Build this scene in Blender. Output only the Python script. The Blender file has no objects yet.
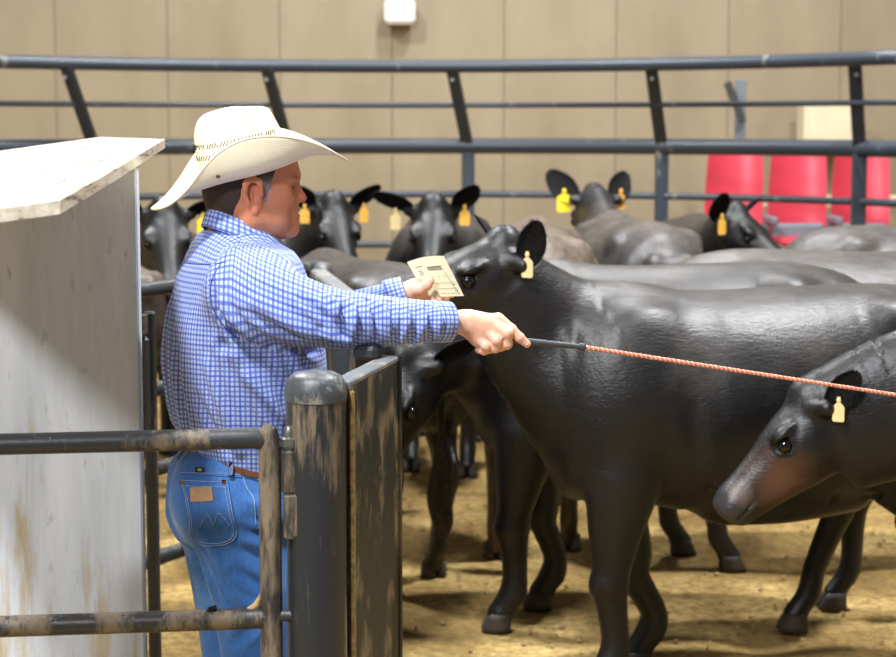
import bpy, math, random
import numpy as np
from mathutils import Vector, Matrix
from mathutils.bvhtree import BVHTree
random.seed(7); RNG = np.random.default_rng(7)
C = bpy.context.scene.collection
PI = math.pi
# ------------------------------------------------------------------ camera, light, exposure
CAMH, FPX, HORY = 1.77, 1850.0, 125.0
PITCH = math.atan((328.5-HORY)/FPX)
cam = bpy.data.cameras.new('camera'); co = bpy.data.objects.new('camera', cam); C.objects.link(co)
cam.sensor_width = 36; cam.lens = FPX/896*36; cam.clip_end = 100
co.location = (0,0,CAMH); co.rotation_euler = (PI/2-PITCH,0,0)
cam.dof.use_dof = True; cam.dof.focus_distance = 4.0; cam.dof.aperture_fstop = 5.2
bpy.context.scene.camera = co
S = bpy.context.scene
S.view_settings.view_transform = 'Standard'; S.view_settings.look = 'None'
S.view_settings.gamma = 1; S.view_settings.use_curve_mapping = False
S.view_settings.exposure = 0.0
w = bpy.data.worlds.new('world'); S.world = w; w.use_nodes = True
w.node_tree.nodes['Background'].inputs[0].default_value = (0.92,0.96,1.0,1)
w.node_tree.nodes['Background'].inputs[1].default_value = 0.22
def area(name, loc, target, size, power, col=(.965,.985,1)):
    l = bpy.data.lights.new(name,'AREA'); l.shape = 'DISK'; l.size = size; l.energy = power; l.color = col
    o = bpy.data.objects.new(name,l); C.objects.link(o); o.location = loc
    o.rotation_euler = (Vector(target)-Vector(loc)).to_track_quat('-Z','Y').to_euler(); return o
area('area_lamp', (-1.9,0.9,6.6), (0,4.6,0.8), .55, 620)
area('area_lamp', (-3.2,-3.6,5.8), (0,4.4,0.9), 1.0, 470)  # added frontal fill behind the camera, brightens the booth board and the man
area('area_lamp', (3.0,6.2,7.2), (1.0,7.5,0), .6, 760)
area('area_lamp', (-3.0,9.0,7.2), (-.5,9.0,0), .6, 640)
area('area_lamp', (1.0,11.2,7.4), (0,13,1.2), .8, 430)

def P(px, py, d):
    v = (328.5-py)/FPX
    t = d/(math.cos(PITCH)+math.sin(PITCH)*v)
    return Vector((t*(px-448)/FPX, d, CAMH + t*(-math.sin(PITCH)+math.cos(PITCH)*v)))
def RAY(px, py):
    return Vector((0,0,CAMH)), P(px,py,1.0)-Vector((0,0,CAMH))

# ------------------------------------------------------------------ object helpers
def tag(o, label=None, cat=None, group=None, kind=None):
    if label: o['label'] = label
    if cat: o['category'] = cat
    if group: o['group'] = group
    if kind: o['kind'] = kind
    return o
def empty(name, loc=(0,0,0), rz=0, parent=None):
    o = bpy.data.objects.new(name, None); C.objects.link(o); o.location = loc; o.rotation_euler = (0,0,rz)
    o.empty_display_size = .1
    if parent: o.parent = parent
    return o
def obj(name, me, mat, parent=None, loc=None, smooth=None):
    o = bpy.data.objects.new(name, me); C.objects.link(o)
    if mat is not None and not me.materials:
        for m in (mat if isinstance(mat,(list,tuple)) else [mat]): me.materials.append(m)
    if parent: o.parent = parent
    if loc is not None: o.location = loc
    return o
def copy_tree(o, parent=None):
    c = o.copy(); C.objects.link(c); c.parent = parent
    for ch in list(o.children): copy_tree(ch, c)
    return c
def mesh(name, V, F, smooth=True, flip=False):
    me = bpy.data.meshes.new(name)
    if isinstance(F, np.ndarray) and F.ndim == 2:
        n = len(F); k = F.shape[1]
        if flip: F = F[:, ::-1]
        me.vertices.add(len(V)); me.vertices.foreach_set('co', np.asarray(V, np.float32).ravel())
        me.loops.add(n*k); me.loops.foreach_set('vertex_index', F.astype(np.int32).ravel())
        me.polygons.add(n); me.polygons.foreach_set('loop_start', np.arange(0, n*k, k, dtype=np.int32))
        me.update(calc_edges=True); me.validate()
    else:
        me.from_pydata([tuple(v) for v in V], [], [tuple(f) for f in F]); me.update()
    if smooth: me.polygons.foreach_set('use_smooth', [True]*len(me.polygons))
    return me
class MB:
    """collects verts and faces"""
    def __init__(s): s.V=[]; s.F=[]
    def add(s, V, F):
        b=len(s.V); s.V += [Vector(v) for v in V]; s.F += [tuple(i+b for i in f) for f in F]; return s
    def box(s, c, size, M=None, bev=0.0):
        hx,hy,hz=[q/2 for q in size]
        if bev<=0:
            V=[Vector((x*hx,y*hy,z*hz)) for x in(-1,1) for y in(-1,1) for z in(-1,1)]
            F=[(0,1,3,2),(4,6,7,5),(0,4,5,1),(2,3,7,6),(0,2,6,4),(1,5,7,3)]
        else:
            V=[];idx={}
            for x in(-1,1):
                for y in(-1,1):
                    for z in(-1,1):
                        for a in range(3):
                            h=[hx-bev,hy-bev,hz-bev]; h[a]+=bev
                            idx[(x,y,z,a)]=len(V); V.append(Vector((x*h[0],y*h[1],z*h[2])))
            F=[]
            for a in range(3):
                b,c2=(a+1)%3,(a+2)%3
                for sg in(-1,1):
                    q=[]
                    for (u,v) in ((-1,-1),(1,-1),(1,1),(-1,1)):
                        k=[0,0,0];k[a]=sg;k[b]=u;k[c2]=v; q.append(idx[(k[0],k[1],k[2],a)])
                    F.append(q if sg>0 else q[::-1])
            for a in range(3):
                b,c2=(a+1)%3,(a+2)%3
                for u in(-1,1):
                    for v in(-1,1):
                        k=[0,0,0];k[b]=u;k[c2]=v
                        k1=list(k);k1[a]=-1;k2=list(k);k2[a]=1
                        q=[idx[(*k1,b)],idx[(*k2,b)],idx[(*k2,c2)],idx[(*k1,c2)]]
                        F.append(q if u*v>0 else q[::-1])
            for x in(-1,1):
                for y in(-1,1):
                    for z in(-1,1):
                        q=[idx[(x,y,z,0)],idx[(x,y,z,1)],idx[(x,y,z,2)]]
                        F.append(q if x*y*z>0 else q[::-1])
        c=Vector(c)
        V=[(M@v if M else v)+c for v in V]
        return s.add(V,F)
    def tube(s, pts, r, n=12, cap=True, ell=None):
        pts=[Vector(p) for p in pts]; m=len(pts)
        rs = r if isinstance(r,(list,tuple)) else [r]*m
        V=[];F=[]; prev=None
        for i,p in enumerate(pts):
            if i==0: t=pts[1]-p
            elif i==m-1: t=p-pts[i-1]
            else: t=(pts[i+1]-p).normalized()+(p-pts[i-1]).normalized()
            t.normalize()
            if prev is None:
                a=Vector((0,0,1)) if abs(t.z)<.9 else Vector((1,0,0))
                u=(a-t*a.dot(t)).normalized()
            else: u=(prev-t*prev.dot(t)).normalized()
            prev=u; v=t.cross(u)
            for k in range(n):
                an=2*PI*k/n; V.append(p+(u*math.cos(an)+v*math.sin(an))*rs[i])
        for i in range(m-1):
            for k in range(n):
                a=i*n+k;b=i*n+(k+1)%n; F.append((a,b,b+n,a+n))
        if cap:
            F.append(tuple(range(n))[::-1]); F.append(tuple(range((m-1)*n,m*n)))
        return s.add(V,F)
    def lathe(s, prof, c=(0,0,0), n=24, M=None):
        V=[];F=[];m=len(prof);c=Vector(c)
        for (r,z) in prof:
            for k in range(n):
                a=2*PI*k/n; q=Vector((r*math.cos(a),r*math.sin(a),z)); V.append((M@q if M else q)+c)
        for i in range(m-1):
            for k in range(n):
                a=i*n+k;b=i*n+(k+1)%n; F.append((a,b,b+n,a+n))
        F.append(tuple(range(n))[::-1]); F.append(tuple(range((m-1)*n,m*n)))
        return s.add(V,F)
    def build(s, name, mat, parent=None, smooth=True, autosm=True):
        me=mesh(name,s.V,s.F,smooth)
        if smooth and autosm: sharp(me)
        return obj(name,me,mat,parent)
def sharp(me, ang=38):
    try: me.set_sharp_from_angle(angle=math.radians(ang))
    except Exception: pass
def cr(pts, n):
    """Catmull-Rom resample of rows"""
    A=np.array([list(p) for p in pts],float); m=len(A); out=[]
    for i in range(m-1):
        p0=A[max(i-1,0)];p1=A[i];p2=A[i+1];p3=A[min(i+2,m-1)]
        for k in range(n):
            t=k/n; out.append(.5*((2*p1)+(-p0+p2)*t+(2*p0-5*p1+4*p2-p3)*t*t+(-p0+3*p1-3*p2+p3)*t**3))
    out.append(A[-1]); return np.array(out)

# ------------------------------------------------------------------ implicit modelling
class Sdf:
    def __init__(s): s.ops=[]
    def seg(s,a,b,ra,rb,side=(0,1,0),ca=None,cb=None,k=.02,neg=False):
        s.ops.append(([(np.array(a,float),np.array(b,float),ra,rb,side,ca,cb)],k,neg)); return s
    def ell(s,c,r,ax=(1,0,0),side=(0,1,0),k=.02,neg=False):
        """r = (along ax, along side, along third)"""
        c=np.array(c,float); a=np.array(ax,float); a/=np.linalg.norm(a)
        e=a*1e-4
        s.ops.append(([(c-e,c+e,(r[1],r[2]),(r[1],r[2]),side,r[0],r[0])],k,neg)); return s
    def chain(s,pts,k=.02,n=3,side=(0,1,0),c0=None,c1=None,neg=False):
        """pts rows: x,y,z,rw,rh"""
        R=cr(pts,n); L=[]
        for i in range(len(R)-1):
            p,q=R[i],R[i+1]
            L.append((p[:3],q[:3],(p[3],p[4]),(q[3],q[4]),side,
                      (c0 if i==0 else .02),(c1 if i==len(R)-2 else .02)))
        s.ops.append((L,k,neg)); return s
    @staticmethod
    def _seg(X,Y,Z,a,b,ra,rb,side,ca,cb):
        d=b-a; L=np.linalg.norm(d); w=d/L
        sd=np.array(side,float); u=sd-w*sd.dot(w); n=np.linalg.norm(u)
        if n<1e-3: sd=np.array((1.,0,0)); u=sd-w*sd.dot(w); n=np.linalg.norm(u)
        u/=n; v=np.cross(w,u)
        x=X-a[0];y=Y-a[1];z=Z-a[2]
        tl=x*w[0]+y*w[1]+z*w[2]; t=np.clip(tl/L,0,1)
        uu=x*u[0]+y*u[1]+z*u[2]; vv=x*v[0]+y*v[1]+z*v[2]; ax=tl-t*L
        ra=ra if isinstance(ra,tuple) else (ra,ra); rb=rb if isinstance(rb,tuple) else (rb,rb)
        rw=ra[0]+(rb[0]-ra[0])*t; rh=ra[1]+(rb[1]-ra[1])*t
        if ca is None: ca=min(ra)
        if cb is None: cb=min(rb)
        rc=np.where(ax<0,ca,cb)
        kk=np.sqrt((uu/rw)**2+(vv/rh)**2+(ax/rc)**2)+1e-6
        q=np.sqrt(uu*uu+vv*vv+ax*ax)+1e-9
        return q*(1-1/kk)
    def nets(s,xs,ys,zs):
        xs,ys,zs=[np.asarray(q,np.float32) for q in (xs,ys,zs)]
        F=np.full((len(xs),len(ys),len(zs)),.5,np.float32)
        def rng(ax,lo,hi): return max(np.searchsorted(ax,lo)-1,0), min(np.searchsorted(ax,hi)+1,len(ax))
        for L,k,neg in s.ops:
            m=k*1.2+.012
            lo=np.full(3,1e9);hi=np.full(3,-1e9); bbs=[]
            for (a,b,ra,rb,sd,ca,cb) in L:
                r=max([np.max(ra),np.max(rb),ca or 0,cb or 0])+m
                l=np.minimum(a,b)-r;h=np.maximum(a,b)+r; bbs.append((l,h))
                lo=np.minimum(lo,l);hi=np.maximum(hi,h)
            i0,i1=rng(xs,lo[0],hi[0]);j0,j1=rng(ys,lo[1],hi[1]);k0,k1=rng(zs,lo[2],hi[2])
            if i0>=i1 or j0>=j1 or k0>=k1: continue
            if len(L)>1: D=np.full((i1-i0,j1-j0,k1-k0),.5,np.float32)
            for (a,b,ra,rb,sd,ca,cb),(l,h) in zip(L,bbs):
                p0,p1=rng(xs,l[0],h[0]);q0,q1=rng(ys,l[1],h[1]);r0,r1=rng(zs,l[2],h[2])
                if len(L)==1: p0,p1,q0,q1,r0,r1=i0,i1,j0,j1,k0,k1
                d=s._seg(xs[p0:p1,None,None],ys[None,q0:q1,None],zs[None,None,r0:r1],a,b,ra,rb,sd,ca,cb)
                if len(L)==1: D=d
                else:
                    sl=D[p0-i0:p1-i0,q0-j0:q1-j0,r0-k0:r1-k0]; np.minimum(sl,d,out=sl)
            G=F[i0:i1,j0:j1,k0:k1]
            if neg:
                D=-D
                hh=np.clip(.5-.5*(G-D)/k,0,1); G[...]=G*(1-hh)+D*hh+k*hh*(1-hh)
            else:
                hh=np.clip(.5+.5*(G-D)/k,0,1); G[...]=G*(1-hh)+D*hh-k*hh*(1-hh)
        return nets(F,xs,ys,zs)
def nets(F,xs,ys,zs):
    F[0]=F[-1]=.5;F[:,0]=F[:,-1]=.5;F[:,:,0]=F[:,:,-1]=.5
    S_=F<0
    c=np.zeros(tuple(n-1 for n in F.shape),np.int8)
    for a in(0,1):
        for b in(0,1):
            for d in(0,1):
                c+=S_[a:F.shape[0]-1+a,b:F.shape[1]-1+b,d:F.shape[2]-1+d]
    act=(c>0)&(c<8); I=np.argwhere(act); idx=np.full(act.shape,-1,np.int64); idx[act]=np.arange(len(I))
    offs=[(a,b,d) for a in(0,1) for b in(0,1) for d in(0,1)]
    vals=[F[I[:,0]+o[0],I[:,1]+o[1],I[:,2]+o[2]] for o in offs]
    cor=[np.stack([xs[I[:,0]+o[0]],ys[I[:,1]+o[1]],zs[I[:,2]+o[2]]],1) for o in offs]
    sm=np.zeros((len(I),3));ct=np.zeros(len(I))
    for i in range(8):
        for j in range(i+1,8):
            if sum(abs(p-q) for p,q in zip(offs[i],offs[j]))!=1: continue
            va,vb=vals[i],vals[j]; m=(va<0)!=(vb<0)
            t=np.where(m,va/np.where(m,va-vb,1),0)[:,None]
            sm+=np.where(m[:,None],cor[i]+(cor[j]-cor[i])*t,0); ct+=m
    V=sm/ct[:,None]; Q=[]
    def emit(m,f,off):
        E=np.argwhere(m)+off; i,j,k=E.T; ins=S_[i,j,k]
        q=np.stack(f(i,j,k),1); q[~ins]=q[~ins][:,::-1]; Q.append(q)
    emit(S_[:-1,1:-1,1:-1]!=S_[1:,1:-1,1:-1],lambda i,j,k:(idx[i,j-1,k-1],idx[i,j,k-1],idx[i,j,k],idx[i,j-1,k]),(0,1,1))
    emit(S_[1:-1,:-1,1:-1]!=S_[1:-1,1:,1:-1],lambda i,j,k:(idx[i-1,j,k-1],idx[i-1,j,k],idx[i,j,k],idx[i,j,k-1]),(1,0,1))
    emit(S_[1:-1,1:-1,:-1]!=S_[1:-1,1:-1,1:],lambda i,j,k:(idx[i-1,j-1,k],idx[i,j-1,k],idx[i,j,k],idx[i-1,j,k]),(1,1,0))
    Fq=np.concatenate(Q); Fq=Fq[(Fq>=0).all(1)]
    return V,Fq
def vnormals(V,F):
    a=V[F[:,2]]-V[F[:,0]]; b=V[F[:,3]]-V[F[:,1]]; n=np.cross(a,b); N=np.zeros_like(V)
    for i in range(4): np.add.at(N,F[:,i],n)
    return N/(np.linalg.norm(N,axis=1)[:,None]+1e-12)
def relax(V,F,it=1,lam=.5):
    for _ in range(it):
        A=np.zeros_like(V);c=np.zeros(len(V))
        for i in range(4):
            np.add.at(A,F[:,i],V[F[:,(i+1)%4]]+V[F[:,i-1]]); np.add.at(c,F[:,i],2)
        V=V+(A/np.maximum(c,1)[:,None]-V)*lam
    return V
def ridges(V,N,L):
    """folds along a segment (A,B,width,height) or a bent one (A,M,B,width,height)"""
    D=np.zeros(len(V))
    for it in L:
        P_=[np.array(p) for p in it[:-2]]; wd,h=it[-2:]; tot=sum(np.linalg.norm(b-a) for a,b in zip(P_,P_[1:])); best=np.full(len(V),1e9); T=np.zeros(len(V)); acc=0
        for A,B in zip(P_,P_[1:]):
            d=B-A;l=np.linalg.norm(d)+1e-9;w_=d/l;q=V-A;t=np.clip(q@w_,0,l);r=np.linalg.norm(q-t[:,None]*w_,axis=1);m=r<best
            best=np.where(m,r,best);T=np.where(m,(acc+t)/tot,T);acc+=l
        x=best/wd
        D+=h*(np.exp(-x*x)-.45*np.exp(-((x-1.7)/.8)**2))*np.sin(PI*np.clip(T*.86+.07,0,1))**.6
    return V+N*D[:,None]
def vcol(me,name,col):
    a=me.color_attributes.new(name,'FLOAT_COLOR','POINT')
    A=np.ones((len(me.vertices),4),np.float32); A[:,:col.shape[1]]=col; a.data.foreach_set('color',A.ravel())

# ------------------------------------------------------------------ materials
def newmat(name):
    m=bpy.data.materials.new(name); m.use_nodes=True; nt=m.node_tree; return m,nt,nt.nodes['Principled BSDF']
def rgb(r,g,b):
    f=lambda c:(c/255/12.92 if c/255<=.04045 else ((c/255+.055)/1.055)**2.4)
    return (f(r),f(g),f(b),1)
def N_(nt,t,**kw):
    n=nt.nodes.new(t)
    for k,v in kw.items():
        if k in n.inputs: n.inputs[k].default_value=v
        else: setattr(n,k,v)
    return n
def coords(nt,kind='Object',scale=(1,1,1)):
    tc=N_(nt,'ShaderNodeTexCoord'); mp=N_(nt,'ShaderNodeMapping'); mp.inputs['Scale'].default_value=scale
    nt.links.new(tc.outputs[kind],mp.inputs[0]); return mp.outputs[0]
def noise(nt,vec,scale,detail=4,rough=.55):
    n=N_(nt,'ShaderNodeTexNoise'); n.inputs['Scale'].default_value=scale; n.inputs['Detail'].default_value=detail
    n.inputs['Roughness'].default_value=rough
    if vec: nt.links.new(vec,n.inputs['Vector'])
    return n.outputs['Fac']
def ramp(nt,fac,stops):
    r=N_(nt,'ShaderNodeValToRGB'); e=r.color_ramp.elements
    while len(e)<len(stops): e.new(.5)
    for i,(p,c) in enumerate(stops): e[i].position=p; e[i].color=c if isinstance(c,tuple) else (c,c,c,1)
    nt.links.new(fac,r.inputs[0]); return r.outputs[0]
def mix(nt,fac,a,b,mode='MIX'):
    n=N_(nt,'ShaderNodeMix'); n.data_type='RGBA'; n.blend_type=mode
    for s_,v in ((0,fac),(6,a),(7,b)):
        if isinstance(v,(tuple,float,int)): n.inputs[s_].default_value=v
        else: nt.links.new(v,n.inputs[s_])
    return n.outputs[2]
def math_(nt,op,a,b=None,c=None):
    n=N_(nt,'ShaderNodeMath'); n.operation=op
    for i,v in enumerate((a,b,c)):
        if v is None: continue
        if isinstance(v,(int,float)): n.inputs[i].default_value=v
        else: nt.links.new(v,n.inputs[i])
    return n.outputs[0]
def bump(nt,bs,h,dist,strength=.6,prev=None):
    b=N_(nt,'ShaderNodeBump'); b.inputs['Strength'].default_value=strength; b.inputs['Distance'].default_value=dist
    nt.links.new(h,b.inputs['Height'])
    if prev: nt.links.new(prev,b.inputs['Normal'])
    nt.links.new(b.outputs[0],bs.inputs['Normal']); return b.outputs[0]
def plain(name,col,rough=.5,metal=0,spec=.5,nscale=None,namt=.25,bmp=0,coat=0):
    m,nt,bs=newmat(name); bs.inputs['Roughness'].default_value=rough; bs.inputs['Metallic'].default_value=metal
    bs.inputs['Specular IOR Level'].default_value=spec; bs.inputs['Coat Weight'].default_value=coat
    v=coords(nt); n=noise(nt,v,nscale or 12)
    d=tuple(c*(1-namt) for c in col[:3])+(1,); l=tuple(min(c*(1+namt),1) for c in col[:3])+(1,)
    nt.links.new(ramp(nt,n,[(.3,d),(.7,l)]),bs.inputs['Base Color'])
    if bmp: bump(nt,bs,n,bmp)
    return m
def attr(nt,name):
    a=N_(nt,'ShaderNodeAttribute'); a.attribute_name=name; return a.outputs['Color']

def painted_steel(name,base,mud,amount,vs=1.0,scr=.5,scale=7,rough=.42):
    m,nt,bs=newmat(name)
    v=coords(nt,'Object',(1,1,vs)); n1=noise(nt,v,scale,8,.62)
    v2=coords(nt,'Object',(1,1,vs*.5)); n2=noise(nt,v2,scale*9,6,.7)
    s_=math_(nt,'ADD',math_(nt,'MULTIPLY',n1,.75),math_(nt,'MULTIPLY',n2,.25))
    mask=ramp(nt,s_,[(.53-.12*amount,0.0),(.60-.12*amount,1.0)])
    fine=ramp(nt,n2,[(.60,0.0),(.72,scr)])
    b1=mix(nt,fine,base,tuple(c*1.0 for c in mud[:3])+(1,))
    mudv=mix(nt,ramp(nt,noise(nt,v,scale*4),[(.3,0.0),(.7,1.0)]),mud,tuple(c*.62 for c in mud[:3])+(1,))
    nt.links.new(mix(nt,mask,b1,mudv),bs.inputs['Base Color'])
    rr=mix(nt,mask,(rough,)*3+(1,),(.62,)*3+(1,)); nt.links.new(rr,bs.inputs['Roughness'])
    bump(nt,bs,math_(nt,'ADD',mask,n2),.0012,.7)
    return m
STEEL=painted_steel('black_gate_paint',rgb(48,50,54),rgb(140,124,104),-.15,.35,.35,8)
STEELP=painted_steel('worn_post_paint',rgb(40,42,45),rgb(146,128,104),.28,.22,.5,7,.36)
PANEL=painted_steel('scraped_panel_paint',rgb(34,36,34),rgb(124,110,82),.12,.55,.8,12)
TUBEM=painted_steel('worn_gate_tube_paint',rgb(52,50,48),rgb(132,116,94),.40,.3,.6,11,.36)
GREYS=painted_steel('grey_cap_paint',rgb(112,116,120),rgb(160,152,134),.2,1,.4,14)
DOME=painted_steel('lit_dome_paint',rgb(66,70,74),rgb(140,136,126),.1,1,.35,22,.3)  # same dark metal as the posts, reflected light put into a lighter grey
FENCE=painted_steel('blue_grey_fence_paint',rgb(50,57,66),rgb(150,150,140),-.6,.3,.12,9,.38)
FENCED=painted_steel('dark_fence_post_paint',rgb(44,48,54),rgb(120,115,105),-.6,.3,.12,9,.45)
BOLT=plain('bolt_steel',rgb(120,118,110),.4,.8,.5,60,.4)
MUDW=plain('dried_mud',rgb(158,130,86),.95,0,.2,60,.35,.002)

def m_wall():
    m,nt,bs=newmat('taupe_wall_paint'); bs.inputs['Roughness'].default_value=.75
    n=noise(nt,coords(nt,'Object',(1,1,.35)),2.0,6,.6); n2=noise(nt,coords(nt),40,3)
    c=ramp(nt,n,[(.3,rgb(130,116,93)),(.7,rgb(147,133,110))])
    nt.links.new(mix(nt,ramp(nt,n2,[(.72,0.0),(.8,.35)]),c,rgb(200,185,160)),bs.inputs['Base Color'])
    bump(nt,bs,n2,.001,.3); return m
WALL=m_wall()
def m_ground():
    m,nt,bs=newmat('dirt_and_sawdust'); bs.inputs['Roughness'].default_value=.95; bs.inputs['Specular IOR Level'].default_value=.15
    v=coords(nt); a=noise(nt,v,1.3,6,.6); b=noise(nt,v,26,6,.7); c=noise(nt,v,120,3,.7)
    c1=ramp(nt,a,[(.32,rgb(140,112,66)),(.5,rgb(192,160,98)),(.68,rgb(236,204,134))])
    c2=mix(nt,ramp(nt,b,[(.35,.75),(.6,0.0)]),c1,rgb(118,94,60))
    nt.links.new(mix(nt,ramp(nt,c,[(.6,0.0),(.75,.6)]),c2,rgb(226,202,150)),bs.inputs['Base Color'])
    bump(nt,bs,math_(nt,'ADD',b,c),.02,.8); return m
GROUND=m_ground()
def m_white():
    m,nt,bs=newmat('worn_white_board_paint'); bs.inputs['Roughness'].default_value=.6
    v=coords(nt,'Object',(1.2,1.2,.16)); n=noise(nt,v,9,7,.65); n2=noise(nt,coords(nt,'Object',(1,1,.3)),50,4)
    sx=N_(nt,'ShaderNodeSeparateXYZ'); nt.links.new(coords(nt),sx.inputs[0])
    low=math_(nt,'MULTIPLY',math_(nt,'SUBTRACT',1.15,sx.outputs[2]),.22)
    s_=math_(nt,'ADD',n,low)
    c=ramp(nt,s_,[(.35,rgb(226,230,236)),(.62,rgb(200,206,214)),(.7,rgb(186,172,148)),(.82,rgb(150,132,104))])
    nt.links.new(mix(nt,ramp(nt,n2,[(.62,0.0),(.7,.4)]),c,rgb(150,156,164)),bs.inputs['Base Color'])
    bump(nt,bs,n2,.001,.4); return m
WHITE=m_white()
def m_wood():
    m,nt,bs=newmat('weathered_plank'); bs.inputs['Roughness'].default_value=.65
    n=noise(nt,coords(nt,'Object',(10,.8,10)),5,8,.65)
    nt.links.new(ramp(nt,n,[(.36,rgb(74,66,54)),(.44,rgb(176,166,146)),(.7,rgb(214,205,188))]),bs.inputs['Base Color'])
    bump(nt,bs,n,.002,.5); return m
PLANK=m_wood()
def m_plaid(name='plaid_cotton'):
    m,nt,bs=newmat(name); bs.inputs['Roughness'].default_value=.8; bs.inputs['Specular IOR Level'].default_value=.25
    bs.inputs['Sheen Weight'].default_value=.15
    uv=N_(nt,'ShaderNodeUVMap'); sp=N_(nt,'ShaderNodeSeparateXYZ'); nt.links.new(uv.outputs[0],sp.inputs[0])
    def lines(ch,per,wd,off=0):
        a=math_(nt,'MULTIPLY',math_(nt,'ADD',ch,off),1/per); fr=math_(nt,'FRACT',a)
        d=math_(nt,'ABSOLUTE',math_(nt,'SUBTRACT',fr,.5)) 
        return ramp(nt,d,[(wd*.5,1.0),(wd*.5+.09,0.0)])
    per=.0104
    u1=lines(sp.outputs[0],per,.34); v1=lines(sp.outputs[1],per,.32)
    u2=lines(sp.outputs[0],per*2,.14,per*.5); v2=lines(sp.outputs[1],per*2,.14,per*.5)
    base=rgb(182,198,236); blue=rgb(80,104,196); deep=rgb(58,66,172)
    c=mix(nt,math_(nt,'MULTIPLY',u1,.72),base,blue); c=mix(nt,math_(nt,'MULTIPLY',v1,.72),c,blue)
    c=mix(nt,math_(nt,'MULTIPLY',math_(nt,'ADD',u2,v2),.33),c,deep)
    nt.links.new(c,bs.inputs['Base Color'])
    n=noise(nt,coords(nt,'Object',(1,1,.7)),13,3,.5); bump(nt,bs,n,.02,.3)
    return m
PLAID=m_plaid()
def m_denim():
    m,nt,bs=newmat('blue_denim'); bs.inputs['Roughness'].default_value=.85; bs.inputs['Specular IOR Level'].default_value=.2
    bs.inputs['Sheen Weight'].default_value=.2
    n=noise(nt,coords(nt,'Object',(1,1,.5)),6,6,.6); n2=noise(nt,coords(nt,'Object',(1,1,.25)),220,3)
    c=ramp(nt,n,[(.3,rgb(50,92,156)),(.55,rgb(72,122,190)),(.75,rgb(116,162,218))])
    nt.links.new(mix(nt,ramp(nt,n2,[(.4,.25),(.6,0.0)]),c,rgb(40,70,120)),bs.inputs['Base Color'])
    bump(nt,bs,n2,.0006,.5); return m
DENIM=m_denim()
STITCH=plain('denim_stitch',rgb(150,170,200),.8,0,.2,200,.2)
ORST=plain('orange_stitch',rgb(196,140,90),.8,0,.2,200,.2)
def m_skin():
    m,nt,bs=newmat('skin'); bs.inputs['Roughness'].default_value=.5; bs.inputs['Subsurface Weight'].default_value=.12
    bs.inputs['Subsurface Radius'].default_value=(.01,.004,.002); bs.inputs['Subsurface Scale'].default_value=.6
    bs.inputs['Specular IOR Level'].default_value=.4
    n=noise(nt,coords(nt),55,4,.6); c=attr(nt,'tint')
    nt.links.new(mix(nt,ramp(nt,n,[(.35,.22),(.65,0.0)]),c,rgb(170,92,66)),bs.inputs['Base Color'])
    bump(nt,bs,noise(nt,coords(nt),300,3),.0006,.5); return m
SKIN=m_skin()
NAIL=plain('fingernail',rgb(236,196,182),.3,0,.5,80,.06)
def m_hair():
    m,nt,bs=newmat('short_brown_hair'); bs.inputs['Roughness'].default_value=.6
    n=noise(nt,coords(nt,'Object',(.4,.4,1.0)),420,3)
    nt.links.new(mix(nt,ramp(nt,n,[(.35,.6),(.65,0.0)]),attr(nt,'tint'),rgb(34,26,22)),bs.inputs['Base Color'])
    bump(nt,bs,n,.003,.8); return m
HAIR=m_hair()
def m_straw():
    m,nt,bs=newmat('woven_straw'); bs.inputs['Roughness'].default_value=.55
    v=N_(nt,'ShaderNodeUVMap').outputs[0]
    wv=N_(nt,'ShaderNodeTexWave'); wv.inputs['Scale'].default_value=105; wv.inputs['Distortion'].default_value=.6; wv.bands_direction='Y'; nt.links.new(v,wv.inputs['Vector'])
    wu=N_(nt,'ShaderNodeTexWave'); wu.inputs['Scale'].default_value=105; wu.inputs['Distortion'].default_value=.6; wu.bands_direction='X'; nt.links.new(v,wu.inputs['Vector'])
    h=math_(nt,'MULTIPLY',wv.outputs['Fac'],wu.outputs['Fac'])
    n=noise(nt,coords(nt),14,4)
    c=mix(nt,ramp(nt,h,[(.05,1.0),(.5,0.0)]),rgb(250,245,230),rgb(228,214,180))
    nt.links.new(mix(nt,ramp(nt,n,[(.4,0.0),(.8,.5)]),c,rgb(240,226,190)),bs.inputs['Base Color'])
    bump(nt,bs,h,.0012,.35); return m
STRAW=m_straw()
DARKH=plain('eyelet_black',rgb(30,26,22),.9,0,.1)
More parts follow.
